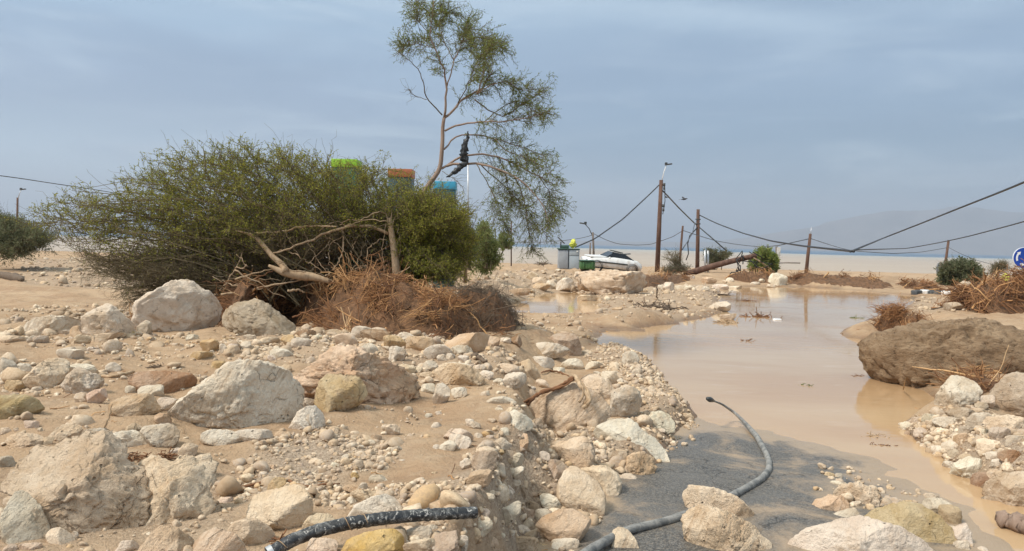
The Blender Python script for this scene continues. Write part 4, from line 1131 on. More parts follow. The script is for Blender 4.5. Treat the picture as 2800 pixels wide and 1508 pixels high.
def plant(name, label, cat, outline, base, y, dhalf, ns, n1, n2, nl, lmat, tmat, seed, l1=(0.3, 0.6), l2=(0.08, 0.22), leaf=(0.022, 0.010), r0=0.014,
          group=None, arch=0.22, bare=None, upw=0.15, foot=None, edge=0.6, trunk=None):
    rg = np.random.default_rng(seed)
    tg = inpoly(outline, ns * 4, rg)
    dist = sdf(tg[:, 0], tg[:, 1], np.array(outline))
    order = np.argsort(dist + rg.normal(size=len(dist)) * dist.std() * edge)
    tg = tg[order[:ns * 2]]; tg = tg[rg.permutation(len(tg))[:ns]]
    ox = np.array(outline)[:, 0]
    hw = (ox.max() - ox.min()) / 2; mid = (ox.max() + ox.min()) / 2
    dp = y + dhalf * rg.uniform(-1, 1, ns) * np.sqrt(np.clip(1 - ((tg[:, 0] - mid) / hw) ** 2, 0.15, 1))
    T = np.array([atdist(a, c, d) for (a, c), d in zip(tg, dp)])
    bs = [base[i] for i in rg.integers(0, len(base), ns)]
    S = np.array([atdist(a + rg.normal() * 6, c, y + rg.normal() * 0.25 * dhalf) for a, c in bs])
    if foot is not None: S[:, 2] = foot + rg.uniform(-0.1, 0.1, ns)
    d = np.linalg.norm(T - S, axis=1)
    Cc = (S + T) / 2 + rg.normal(size=S.shape) * 0.10 * d[:, None]
    Cc[:, 2] += arch * d
    s = np.linspace(0, 1, 10)[None, :, None]
    P = (1 - s) ** 2 * S[:, None] + 2 * s * (1 - s) * Cc[:, None] + s ** 2 * T[:, None]
    P = P + rg.normal(size=P.shape) * (0.012 * d)[:, None, None] * s
    A = sprout(P, n1, rg, 0.25, 1.0, *l1, upw=upw, m=6)
    B = sprout(A, n2, rg, 0.15, 1.0, *l2, upw=upw * 0.5, m=4)
    W3 = sprout(P, 3, rg, 0.75, 1.0, l1[0] * 1.2, l1[1] * 1.7, fwd=1.0, spread=0.5, upw=0.12, m=7, wob=0.14)
    V, F, off = [], [], 0
    for Q, ra, rb, k in ((W3, r0 * 0.26, r0 * 0.1, 3), (P, r0, r0 * 0.25, 5), (A, r0 * 0.33, r0 * 0.14, 3), (B, r0 * 0.17, r0 * 0.09, 3)):
        v, f = batch_tubes(Q, taperR(len(Q), Q.shape[1], ra, rb), k)
        V.append(v); F.append(f + off); off += len(v)
    C1, D1 = along(B, nl, rg)
    C2, D2 = along(A, max(1, nl), rg, 0.3)
    Cc = np.concatenate([C1, C2]); Dd = np.concatenate([D1, D2])
    if bare is not None:
        kp = rg.uniform(size=len(Cc)) < bare(Cc)
        Cc, Dd = Cc[kp], Dd[kp]
    n = len(Cc)
    lv, lf = leaves(Cc, leaf[0] * rg.uniform(0.6, 1.3, n), leaf[1] * rg.uniform(0.7, 1.3, n), rg, Dd)
    c0 = S.mean(0)
    if foot is None: c0 = np.array([c0[0], c0[1], S[:, 2].min()])
    root = thing(name, label, cat, c0, group)
    add('branches', mesh('branches', np.concatenate(V) - c0, np.concatenate(F), tmat), root)
    add('foliage', mesh('foliage', lv - c0, lf, lmat, False), root)
    if trunk is not None:
        MB().tube(trunk[0], trunk[1], 8).build('trunk', tmat, root, off=c0)
    return root


YB = hit(1000, 905)[1]                    # where the uprooted bush lies
ZB = float(terrain(0 * YB + atdist(1000, 800, YB)[0], YB)[0])

# the uprooted bush
BUSH = zp('N', [(180, 660), (300, 590), (420, 500), (560, 430), (700, 470), (800, 420), (900, 330), (1000, 320), (1060, 230), (1180, 250), (1290, 190), (1400, 260), (1500, 170), (1618, 150)]) + \
    zp('I', [(180, 90), (330, 60), (420, 80), (560, 130), (650, 110), (760, 160), (870, 140), (920, 215), (1000, 215), (1060, 165), (1130, 220), (1220, 260), (1300, 290), (1400, 330), (1500, 400),
             (1590, 520), (1618, 620), (1600, 740), (1400, 700), (1200, 640), (1000, 560), (700, 560), (300, 600), (0, 640)]) + \
    zp('N', [(1250, 880), (1000, 960), (850, 940), (700, 880), (500, 800), (330, 770), (200, 720)])
zc = float(atdist(900, 640, YB + 1)[2])


def bush_bare(C_):
    px = C_[:, 0]
    return np.clip(0.07 + 0.95 * sstep(C_[:, 2] + 0.45 * n2d(C_[:, 0], C_[:, 2], 1.9, 3), zc - 0.25, zc + 0.65) + 0.35 * sstep(px, -3.6, -5.2), 0, 1)


plant('uprooted_bush', 'huge uprooted olive-green bush lying over the brown root pile', 'bush', BUSH, [(900, 800), (980, 790), (1060, 790), (820, 800), (740, 800), (1120, 790)], YB + 1.5, 1.3,
      270, 23, 7, 5, m_leaf, m_twig, 11, l1=(0.25, 0.62), l2=(0.07, 0.20), leaf=(0.028, 0.0135), r0=0.015, edge=1.6, bare=bush_bare, arch=0.14, upw=0.25, foot=ZB + 0.35)

plant('uprooted_bush', 'brownish twiggy bush sweeping down to the right under the leaning tree', 'bush', zp('I', [(1180, 400), (1260, 330), (1380, 345), (1470, 390), (1560, 500), (1600, 620), (1600, 740), (1560, 840), (1480, 890), (1360, 880), (1260, 820), (1180, 640)]),
      [(1080, 700), (1090, 640), (1100, 760), (1060, 780)], YB + 1.2, 0.9, 210, 20, 6, 5, m_leaf, m_twig, 12, l1=(0.15, 0.36), l2=(0.07, 0.20), leaf=(0.026, 0.012), r0=0.011, edge=1.4, arch=0.10, upw=0.0)

plant('bare_brushwood', 'bare brown twigs of the bush drooping to the ground behind the largest rounded boulder', 'brushwood', zp('N', [(420, 860), (700, 880), (1000, 930), (1300, 960), (1340, 1060), (1100, 1130), (900, 1200), (760, 1190), (690, 1080), (520, 980)]),
      [(640, 770), (700, 790), (600, 780), (560, 760)], YB + 1.2, 1.0, 130, 16, 5, 1, m_leaf, m_twig, 13, l1=(0.15, 0.5), l2=(0.06, 0.20), leaf=(0.02, 0.009), r0=0.012, edge=1.6, arch=0.04, upw=-0.1, bare=lambda C_: np.full(len(C_), 0.25))

# the tree torn loose and leaning over the bush
rg = np.random.default_rng(23)
YT = YB + 1.9
tb = np.array([atdist(1120, 640, YT)])
tree = thing('leaning_tree', 'thin leaning tree with a sparse feathery crown rising above the bush', 'tree', (tb[0][0], tb[0][1], ZB))
t0 = np.array([tb[0][0], tb[0][1], ZB])
trunk = trace('J', [(170, 1290), (230, 1180), (310, 1045), (370, 965), (405, 915), (410, 850), (418, 750), (415, 690), (425, 640)], YT, 30)
MB().tube(trunk, np.linspace(0.055, 0.030, 30), 10).build('trunk', m_limb, tree, off=t0)
LIMBS = [([(425, 640), (470, 610), (500, 560), (530, 530), (600, 510), (650, 450), (690, 380)], .026, .010, .3), ([(425, 640), (435, 560), (440, 470), (420, 350), (370, 260), (340, 180), (360, 90), (370, 5)], .022, .006, -.3),
         ([(440, 470), (480, 330), (520, 230), (550, 130), (560, 90)], .013, .005, .5), ([(600, 510), (640, 400), (650, 270), (640, 180)], .014, .005, -.5), ([(600, 510), (700, 450), (770, 440), (830, 490), (890, 490)], .013, .004, .5),
         ([(430, 710), (480, 685), (560, 670), (650, 655), (760, 660), (880, 640), (1000, 600)], .018, .005, -.6), ([(425, 810), (450, 770), (500, 735), (570, 725), (700, 750), (850, 800), (980, 850)], .017, .005, .8),
         ([(410, 915), (440, 895), (490, 860), (540, 838), (620, 832), (720, 850), (830, 900), (940, 960), (1050, 1010)], .022, .006, .2), ([(440, 900), (480, 888), (540, 882), (620, 890), (700, 910), (800, 950), (880, 1010), (960, 1100), (1000, 1230)], .024, .006, -.7),
         ([(800, 950), (850, 1050), (870, 1150), (880, 1260), (905, 1350)], .012, .004, .4), ([(600, 890), (660, 990), (700, 1080), (740, 1180), (760, 1230)], .010, .003, -.5), ([(415, 625), (330, 540), (310, 450), (290, 380), (230, 320), (160, 270)], .012, .004, -.6),
         ([(330, 540), (250, 515), (240, 480), (245, 545)], .006, .002, 0), ([(590, 540), (680, 610), (760, 640), (850, 560), (930, 520), (965, 480)], .012, .004, .9), ([(370, 260), (290, 240), (200, 250)], .008, .003, .4),
         ([(340, 180), (280, 110), (270, 30), (280, 5)], .008, .003, .5), ([(360, 90), (420, 60), (455, 70)], .006, .003, -.3), ([(700, 750), (760, 820), (840, 850), (960, 900), (1040, 970)], .010, .003, -.9), ([(720, 850), (760, 950), (780, 1050), (800, 1100)], .010, .003, .9),
         ([(940, 960), (1000, 1040), (1030, 1120), (1010, 1180)], .008, .003, .4), ([(620, 890), (700, 960), (800, 1060), (930, 1200), (985, 1290)], .011, .003, 1.0), ([(480, 330), (430, 240), (400, 150), (330, 60)], .009, .003, .8),
         ([(520, 230), (600, 200), (660, 210), (740, 260)], .008, .003, -.8), ([(640, 400), (600, 330), (560, 250), (590, 150)], .009, .003, .9), ([(500, 560), (560, 450), (600, 340), (690, 240)], .010, .003, -1.1), ([(650, 655), (740, 580), (830, 540), (900, 600), (1000, 640)], .009, .003, 1.2),
         ([(415, 930), (480, 970), (520, 1010), (540, 1060)], .006, .002, -.4)]
polys, bare_ix = [], {12, 26, 11}
for i, (pts, ra, rb, dy) in enumerate(LIMBS):
    p = trace('J', pts, YT, 18, dy, 0.008, rg)
    MB().tube(p, np.linspace(ra, rb, 18), 6).build('limb', m_limb if ra > .012 else m_twig, tree, off=t0)
    polys.append(p)
P = np.array([p for i, p in enumerate(polys) if i not in bare_ix])
A = sprout(P, 46, rg, 0.30, 1.0, 0.18, 0.58, fwd=0.8, spread=0.9, upw=0.05, m=7, grav=0.10)
A2 = sprout(np.array([polys[i] for i in bare_ix]), 12, rg, 0.3, 1.0, 0.10, 0.35, m=6, wob=0.2)
B = sprout(A, 8, rg, 0.1, 1.0, 0.06, 0.22, fwd=0.8, spread=0.8, upw=0.0, m=4, grav=0.05)
V, F, off = [], [], 0
for Q, ra, rb in ((A, .0042, .0020), (A2, .0035, .0015), (B, .0024, .0013)):
    v, f = batch_tubes(Q, taperR(len(Q), Q.shape[1], ra, rb), 3)
    V.append(v - t0); F.append(f + off); off += len(v)
add('twigs', mesh('twigs', np.concatenate(V), np.concatenate(F), m_twig), tree)
C1, D1 = along(B, 7, rg)
C2, D2 = along(A, 4, rg, 0.3)
Cc, Dd = np.concatenate([C1, C2]), np.concatenate([D1, D2])
kp = n2d(Cc[:, 0] + Cc[:, 1], Cc[:, 2], 1.3, 3, 4.4) + rg.uniform(-0.5, 0.5, len(Cc)) > -0.30
Cc, Dd = Cc[kp], Dd[kp]
lv, lf = leaves(Cc, 0.024 * rg.uniform(0.6, 1.4, len(Cc)), 0.0105 * rg.uniform(0.7, 1.3, len(Cc)), rg, Dd)
add('crown', mesh('crown', lv - t0, lf, m_leaf2, False), tree)

# torn black plastic caught in the tree
def ribbon(path, wid, name, mat, label, cat, seed, parent=None):
    rg = np.random.default_rng(seed)
    n, mth = len(path), 14
    th = np.linspace(0, 2 * math.pi, mth, endpoint=False)
    T = unit(np.gradient(path, axis=0))
    a = unit(np.cross(T, [0.2, 1, 0.1])); c = np.cross(T, a)
    r_ = np.asarray(wid)[:, None] * (1 + 0.35 * rg.normal(size=(n, mth)))
    V = path[:, None] + a[:, None] * (np.cos(th) * r_)[:, :, None] + c[:, None] * (np.sin(th) * r_ * 0.35)[:, :, None]
    i = np.arange(n - 1)[:, None] * mth; j = np.arange(mth)[None]; j2 = (j + 1) % mth
    F = np.stack([i + j, i + j2, i + mth + j2, i + mth + j], -1).reshape(-1, 4)
    o0 = path[0]
    return add(name, mesh(name, V.reshape(-1, 3) - o0, F, mat), parent, o0, label=label, category=cat)


m_black = plain('torn black plastic', (.022, .025, .028), 0.45, var=0.4, scale=12, bump=0.5, bd=0.02)
pth = trace('J', [(556, 712), (545, 770), (525, 830), (545, 880), (510, 910), (470, 940), (437, 962)], YT - 0.35, 40, 0.1, 0.006)
ribbon(pth, np.interp(np.linspace(0, 1, 40), [0, .15, .35, .5, .62, .8, 1], [.006, .030, .055, .060, .045, .038, .008]), 'plastic_scrap', m_black, 'torn black plastic sheet snagged in the leaning tree', 'plastic scrap', 5)


# ---- heaps of roots, straw and sticks
def heap(name, label, cat, line, prof, deep, nst, seed, lens=(0.12, 0.5), rad=(0.003, 0.008), mat=None, soil=None, group=None, upr=0.15, thin=1.0, ydirect=None, hang=0.25, tall=0.78, tonec=0.45, lump=0.26):
    """line: px points along the front foot; prof: px rows of its top above those points; deep: depth in m"""
    rg = np.random.default_rng(seed)
    ft = np.array([hit(a, c) if ydirect is None else atdist(a, c, ydirect) for a, c in line])
    n, mth = 110, 40
    s = np.linspace(0, 1, len(line)); sx = np.linspace(0, 1, n)
    fx_, fy_ = [np.interp(sx, s, ft[:, i]) for i in (0, 1)]
    top_ = np.array([float(atdist(a, tp, f[1] + 0.42 * deep)[2] - terrain(f[0], f[1] + 0.42 * deep)[0]) for (a, c), tp, f in zip(line, prof, ft)])
    hh_ = np.interp(sx, s, np.maximum(top_ * tall, 0.05))
    v = np.linspace(-0.06, 1.06, mth)
    Xg = np.repeat(fx_[:, None], mth, 1); Yg = fy_[:, None] + v[None] * deep
    env = sstep(sx, 0, 0.06) * sstep(sx, 1, 0.94)
    cs = sstep(v, 0, 0.42) * (1 - 0.75 * sstep(v, 0.62, 1.05))
    nz = n2d(Xg.ravel(), Yg.ravel(), 2.4, 4, seed * 0.7).reshape(Xg.shape)
    nz2 = n2d(Xg.ravel(), Yg.ravel(), 9.0, 3, seed * 1.3).reshape(Xg.shape)
    G_ = surf(Xg.ravel(), Yg.ravel()).reshape(Xg.shape)
    Hh = hh_[:, None] * env[:, None] * cs[None] * (1 + lump * nz)
    Zg = G_ - 0.04 + Hh + 0.085 * nz2 * sstep(Hh, 0, 0.2)
    V = np.stack([Xg, Yg + 0.10 * nz2, Zg], 2)
    ii = (np.arange(n - 1)[:, None] * mth + np.arange(mth - 1)[None]).ravel()
    F = np.stack([ii, ii + mth, ii + mth + 1, ii + 1], 1)
    c0 = np.array([fx_.mean(), fy_.mean(), G_.min()])
    root = thing(name, label, cat, c0, group)
    add('soil_core', mesh('soil_core', V.reshape(-1, 3) - c0, F, soil or m_soil), root)
    # tangled bundles of fibres lie on the surface, stout roots cross them
    wgt = (Hh + 0.04).ravel(); wgt /= wgt.sum()
    gz = np.gradient(Zg, axis=1) / (deep * (v[1] - v[0]))
    NR = unit(np.stack([np.zeros(n * mth), -gz.ravel(), np.ones(n * mth)], 1))
    VS = V.reshape(-1, 3)
    per = 22
    nc = max(6, nst // per)
    sca = float(np.mean(lens)) * 0.35
    BV, BF, BT, off = [], [], [], 0
    pk = rg.choice(n * mth, nc, p=wgt)
    D0 = unit(rg.normal(size=(nc, 3)) * [1.0, 0.7, 0.9])
    nn = NR[pk]
    out_ = (rg.uniform(size=(nc, 1)) < upr * 1.4)
    D0 = unit(D0 - (D0 * nn).sum(1, keepdims=True) * nn * 0.7 + nn * out_ * rg.uniform(0.4, 1.6, (nc, 1)))
    for c_ in range(nc):
        m_ = int(per * rg.uniform(0.5, 1.5))
        S0 = VS[pk[c_]] + rg.normal(size=(m_, 3)) * sca * rg.uniform(0.4, 1.0)
        D = unit(D0[c_] + rg.normal(size=(m_, 3)) * rg.uniform(0.15, 0.6))
        L = rg.uniform(*lens, m_) * rg.uniform(0.45, 1.5)
        s5 = np.linspace(-0.5, 0.5, 6)
        cv = unit(np.cross(D, rg.normal(size=3)))
        Q = S0[:, None] + nn[c_] * 0.03 + D[:, None] * (L[:, None] * s5)[:, :, None] + cv[:, None] * (hang * rg.uniform(0, 2.2) * L[:, None] * (s5 ** 2 - .1))[:, :, None] + rg.normal(size=(m_, 6, 3)) * L.mean() * 0.025
        rr = (rad[0] + (rad[1] - rad[0]) * rg.uniform(size=m_) ** 2.5)[:, None] * np.linspace(1, 0.4, 6)[None] * thin
        bv, bf = batch_tubes(Q, rr, 4)
        BV.append(bv); BF.append(bf + off); off += len(bv)
        BT.append(np.full(len(bv), np.clip(rg.normal(tonec, 0.28), 0, 1)))
    ns_ = max(4, nst // 75)
    pk = rg.choice(n * mth, ns_, p=wgt)
    D = unit(rg.normal(size=(ns_, 3)) * [1.0, 0.5, 0.7]); nn = NR[pk]
    D = unit(D + nn * rg.uniform(-0.1, 0.9, (ns_, 1)))
    L = rg.uniform(lens[1] * 0.7, lens[1] * 2.0, ns_)
    s8 = np.linspace(-0.35, 0.65, 9)
    Q = VS[pk][:, None] + D[:, None] * (L[:, None] * s8)[:, :, None] + np.cumsum(rg.normal(size=(ns_, 9, 3)), 1) * (L * 0.022)[:, None, None]
    rr = rg.uniform(rad[1], rad[1] * 2.2, ns_)[:, None] * np.linspace(1, 0.3, 9)[None]
    bv, bf = batch_tubes(Q, rr, 6)
    BV.append(bv); BF.append(bf + off); BT.append(np.repeat(rg.uniform(0.3, 1.0, ns_), 54))
    add('twigs', mesh('twigs', np.concatenate(BV) - c0, np.concatenate(BF), mat or m_straw, True, {'tone': np.concatenate(BT)}), root, kind='stuff')
    return root, c0


pile, pc0 = heap('root_pile', 'wide heap of orange-brown roots and straw under the uprooted bush', 'root pile',
                 [(540, 880), (620, 900), (760, 880), (860, 900), (980, 915), (1100, 922), (1200, 935), (1300, 920), (1420, 930)], [780, 748, 750, 758, 740, 755, 800, 850, 890], 1.9, 5600, 31, rad=(0.0028, 0.0095), tall=0.80, tonec=0.40, upr=0.22, lump=0.42)
heap('thorn_heap', 'dark heap of thorny brushwood at the right end of the root pile', 'brushwood',
     [(1200, 925), (1280, 925), (1350, 915), (1415, 905)], [820, 770, 775, 860], 2.2, 1900, 32, lens=(0.10, 0.45), rad=(0.002, 0.005), mat=m_dead, upr=0.5)
# upright splinters at the right end of the root pile and long loose sticks: parts of the pile
YP = YB + 0.30
for zone, pts, ra, rb, mt in [
    ('I', [(10, 985), (150, 965), (300, 930), (430, 910), (560, 880)], .020, .010, m_peel), ('I', [(100, 890), (200, 855), (340, 822)], .018, .006, m_peel), ('I', [(100, 830), (170, 880), (260, 910), (340, 980), (420, 1005)], .014, .006, m_peel),
    ('I', [(855, 1022), (1000, 938), (1120, 860), (1205, 808)], .012, .008, m_peel), ('I', [(918, 855), (924, 940), (915, 1040)], .011, .008, m_peel), ('I', [(745, 825), (765, 890), (780, 950)], .012, .005, m_peel),
    ('I', [(1255, 925), (1275, 1000), (1280, 1060)], .013, .008, m_straw), ('I', [(1295, 935), (1320, 1020), (1330, 1090)], .022, .012, m_straw), ('I', [(1330, 955), (1345, 1030), (1370, 1110)], .012, .008, m_straw),
    ('I', [(1375, 960), (1350, 1060), (1340, 1130)], .010, .007, m_straw), ('I', [(1110, 870), (1140, 930), (1190, 1000)], .014, .008, m_peel), ('I', [(1135, 925), (1090, 1010), (1060, 1070)], .013, .007, m_straw),
    ('I', [(1340, 1090), (1400, 1170), (1470, 1230)], .012, .006, m_peel), ('I', [(460, 1130), (560, 1090), (680, 1060)], .016, .010, m_straw), ('I', [(0, 1075), (60, 1110), (130, 1120)], .012, .008, m_peel),
    ('I', [(430, 960), (500, 955), (540, 970)], .022, .014, m_peel), ('I', [(940, 1200), (985, 1150), (1010, 1120)], .008, .006, m_peel), ('I', [(1030, 990), (1030, 1060), (1020, 1130)], .010, .006, m_straw)]:
    p = trace(zone, pts, YP, 14, 0.15, 0.006)
    MB().tube(p, np.linspace(ra, rb, 14), 6).build('stick', mt, pile, off=pc0)

rgs = np.random.default_rng(77)
for q_ in range(26):
    x0, y0 = rgs.uniform(-20, 1150), rgs.uniform(820, 960)
    an = rgs.uniform(-1.5, 1.5); ln = rgs.uniform(120, 420)
    x1, y1_ = x0 + math.sin(an) * ln, y0 - abs(math.cos(an)) * ln * rgs.uniform(.25, .9)
    xm, ym = (x0 + x1) / 2 + rgs.normal() * 30, (y0 + y1_) / 2 + rgs.normal() * 30
    p = trace('I', [(x0, y0), (xm, ym), (x1, y1_)], YP + rgs.uniform(0, .5), 14, rgs.uniform(-.2, .4), 0.012, rgs)
    ra = rgs.uniform(.005, .017)
    MB().tube(p, np.linspace(ra, ra * .3, 14), 6).build('stick', m_peel if q_ % 3 else m_straw, pile, off=pc0)

# snapped trunk with its bent limbs
st0 = atdist(*zp('I', [(1120, 880)])[0], YB + 0.75)
stump = thing('snapped_trunk', 'snapped upright trunk with splintered top and long bent peeled limb', 'broken tree', st0)
YS = YB + 0.75
p = trace('I', [(1130, 930), (1122, 860), (1110, 740), (1095, 640), (1082, 560), (1076, 500)], YS, 22)
MB().tube(p, np.interp(np.linspace(0, 1, 22), [0, .3, .8, 1], [.085, .068, .050, .034]), 9).build('trunk', m_peel, stump, off=st0)
for pts, ra in [([(1070, 540), (1058, 490), (1046, 450)], .024), ([(1082, 560), (1086, 500), (1091, 449)], .026), ([(1092, 560), (1102, 510), (1110, 495)], .016), ([(1110, 700), (1135, 640), (1140, 600)], .014), ([(1130, 760), (1150, 690), (1140, 640)], .018)]:
    p = trace('I', pts, YS, 8)
    MB().tube(p, np.linspace(ra, .003, 8), 5).build('splinter', m_peel, stump, off=st0)
for pts, ra, rb in [([(1065, 600), (1030, 575), (980, 556), (890, 545), (800, 555), (720, 580), (620, 620), (520, 660), (430, 695), (340, 722)], .030, .012), ([(770, 560), (785, 640), (780, 720), (750, 780), (715, 830)], .018, .007),
                    ([(1050, 470), (1010, 462), (950, 480), (880, 530), (760, 545)], .012, .005), ([(235, 595), (400, 582), (480, 568), (545, 545), (620, 553), (740, 556)], .018, .012), ([(630, 585), (680, 540), (780, 520), (900, 510), (1060, 520)], .008, .005),
                    ([(1055, 640), (1010, 640), (970, 670), (935, 700), (930, 770)], .010, .005), ([(340, 720), (430, 700), (500, 740), (600, 800), (650, 840)], .012, .005), ([(530, 570), (560, 660), (620, 760), (680, 850)], .007, .004), ([(640, 600), (740, 660), (800, 720), (830, 830)], .006, .003),
                    ([(900, 570), (860, 640), (830, 720), (850, 780)], .006, .003), ([(790, 610), (700, 660), (610, 740), (560, 790)], .008, .004), ([(420, 590), (450, 660), (500, 740)], .006, .003), ([(700, 580), (690, 700), (700, 800)], .006, .003)]:
    p = trace('I', pts, YS, 22, -0.3, 0.010)
    MB().tube(p, np.linspace(ra, rb, 22), 6).build('limb', m_peel, stump, off=st0)
p = trace('I', [(1200, 410), (1192, 480), (1198, 560), (1190, 620), (1210, 700), (1212, 800)], YS + 0.2, 20, 0, 0.006)
tag_o = atdist(*zp('I', [(1200, 800)])[0], YS)
MB().tube(p, np.interp(np.linspace(0, 1, 20), [0, .2, .5, 1], [.006, .022, .012, .005]), 6).build('torn_branch', m_peel, None, off=None, label='thin torn branch standing upright right of the snapped trunk', category='branch')
log0 = atdist(*zp('I', [(560, 870)])[0], YB + 0.35)
lg = thing('forked_log', 'pale peeled forked log lying on the left half of the root pile', 'log', log0)
p = trace('I', [(310, 800), (360, 825), (420, 850), (520, 868), (600, 872), (700, 905)], YB + 0.35, 20, 0.1)
MB().tube(p, np.interp(np.linspace(0, 1, 20), [0, .25, .6, 1], [.020, .060, .075, .035]), 9).build('log_body', m_peel, lg, off=log0)
p = trace('I', [(420, 845), (405, 800), (345, 755), (290, 690), (230, 620), (170, 596), (100, 579)], YB + 0.35, 24, 0.35)
MB().tube(p, np.interp(np.linspace(0, 1, 24), [0, .2, .7, 1], [.06, .048, .030, .006]), 9).build('fork', m_peel, lg, off=log0)

# other heaps of flood debris
heap('brush_pile', 'big brown brush pile below the round blue sign', 'brush pile', [(2700, 850), (2720, 855), (2750, 858), (2800, 860), (2900, 862)], [835, 805, 772, 748, 735], 2.4, 2000, 41, lens=(0.2, 0.8), rad=(0.005, 0.018), upr=0.08, tall=0.76, tonec=0.22)
heap('brush_pile', 'low brush pile on the black and white painted kerb', 'brush pile', [(2500, 796), (2540, 797), (2580, 798), (2612, 799)], [792, 768, 778, 795], 2.2, 500, 42, lens=(0.15, 0.6), rad=(0.008, 0.02), upr=0.05, tonec=0.2)
heap('root_clump', 'torn root clump sitting on top of the muddy brown boulder', 'root clump', [(2440, 912), (2470, 918), (2520, 918), (2575, 905)], [850, 838, 862, 893], 0.9, 1300, 43, lens=(0.10, 0.35), rad=(0.003, 0.007), upr=0.2, tonec=0.3, tall=1.0)
heap('debris_ridge', 'long low ridge of brown flood debris beyond the pond', 'debris ridge', [(2150, 786), (2230, 787), (2330, 790), (2430, 793), (2490, 795)], [768, 757, 758, 764, 782], 5.0, 420, 44, lens=(0.2, 0.7), rad=(0.008, 0.02), tonec=0.15, upr=0.05)
heap('root_clump', 'round clump of brown roots behind the square white block', 'root clump', [(2025, 770), (2060, 776), (2110, 776), (2140, 768)], [752, 738, 738, 758], 3.0, 200, 45, lens=(0.2, 0.7), rad=(0.01, 0.02))
heap('root_clump', 'reddish brown root clump right of the large cream boulder on the far bank', 'root clump', [(1740, 790), (1780, 788), (1840, 780), (1900, 765)], [775, 755, 750, 752], 3.0, 200, 46, lens=(0.2, 0.7), rad=(0.008, 0.02))
heap('root_clump', 'small tangle of roots between the white triangular boulder and the picture edge', 'root clump', [(2650, 1085), (2690, 1090), (2740, 1080), (2770, 1060)], [1050, 1030, 1022, 1035], 0.7, 300, 47, tonec=0.3, lens=(0.1, 0.5), rad=(0.003, 0.008), upr=0.3)
heap('brush_pile', 'dry straw caught between the off-white boulder and the peaked white boulder', 'brush pile', [(330, 900), (355, 905), (375, 905), (395, 900)], [870, 855, 858, 880], 0.5, 260, 48, lens=(0.1, 0.35), rad=(0.003, 0.006))

# other bushes and trees
YG = 30.0
plant('green_shrub', 'pale green pointed shrub right of the uprooted bush', 'shrub', zp('Q', [(380, 640), (400, 480), (440, 330), (520, 200), (560, 230), (600, 330), (640, 430), (660, 560), (620, 640), (500, 650)]), [(1330, 735), (1340, 735)], 24, 1.0,
      40, 12, 6, 5, m_leaf4, m_twig, 51, l1=(0.15, 0.4), l2=(0.1, 0.25), leaf=(0.055, 0.028), r0=0.012)
plant('green_shrub', 'fresh green shrub peeping out behind the right end of the bush', 'shrub', zp('Q', [(220, 420), (220, 280), (280, 230), (360, 260), (410, 350), (400, 470), (350, 520), (260, 500)]), [(1265, 740), (1280, 740)], 20, 0.8,
      36, 12, 6, 5, m_leaf4, m_twig, 52, l1=(0.15, 0.35), l2=(0.1, 0.25), leaf=(0.05, 0.026), r0=0.012)
yt_ = hit(1362, 722)[1]
plant('young_tree', 'small round tree on a slanting stem beside two thin posts', 'tree', zp('Q', [(650, 400), (660, 320), (700, 280), (760, 290), (810, 330), (820, 390), (780, 430), (700, 440)]), [(1380, 680)], yt_, 0.9,
      26, 10, 6, 5, m_leaf4, m_twig, 53, l1=(0.2, 0.45), l2=(0.1, 0.25), leaf=(0.09, 0.045), r0=0.02, trunk=(np.array([atdist(1361, 722, yt_), atdist(1370, 700, yt_), atdist(1382, 672, yt_)]), [.07, .06, .045]))
plant('low_bush', 'dark grey-green bush cut off by the left edge under the thin lamp pole', 'bush', zp('N', [(-60, 800), (-60, 650), (20, 640), (90, 680), (180, 710), (270, 740), (300, 770), (180, 800), (60, 850), (-60, 870)]), [(10, 690), (60, 690), (90, 685)], 32, 2.0,
      110, 16, 6, 4, m_leaf3, m_twig, 54, l1=(0.4, 0.9), l2=(0.15, 0.35), leaf=(0.07, 0.035), r0=0.016, arch=0.1)
yf = hit(1975, 742)[1]
plant('flat_acacia', 'flat-topped wind-swept acacia behind the fallen pole', 'tree', zp('L', [(690, 870), (720, 858), (800, 855), (900, 870), (935, 895), (900, 905), (800, 920), (740, 950), (700, 920)]), [(1942, 738), (1950, 738), (1945, 738)], yf, 1.6,
      46, 9, 6, 3, m_leaf3, m_twig, 55, l1=(0.25, 0.6), l2=(0.15, 0.3), leaf=(0.09, 0.04), r0=0.035, arch=0.2)
yf = hit(2085, 745)[1]
plant('round_bush', 'rounded green bush at the upper end of the fallen pole', 'bush', zp('L', [(1100, 1000), (1085, 920), (1110, 870), (1160, 862), (1220, 880), (1250, 930), (1260, 990), (1230, 1015), (1160, 1020)]), [(2085, 742), (2095, 742)], yf, 1.5,
      70, 14, 6, 4, m_leaf2, m_twig, 56, l1=(0.4, 0.9), l2=(0.2, 0.4), leaf=(0.15, 0.075), r0=0.03, arch=0.1)
yf = hit(2630, 780)[1]
plant('round_bush', 'wide dark green bush beside the leaning right-hand pole', 'bush', zp('M', [(1010, 770), (1005, 700), (1050, 670), (1100, 645), (1160, 640), (1220, 660), (1265, 710), (1275, 750), (1240, 780), (1120, 780)]), [(2610, 777), (2630, 777), (2650, 778)], yf, 1.6,
      90, 14, 6, 4, m_leaf3, m_twig, 57, l1=(0.3, 0.8), l2=(0.15, 0.35), leaf=(0.12, 0.06), r0=0.03, arch=0.08)
yf = hit(2724, 790)[1]
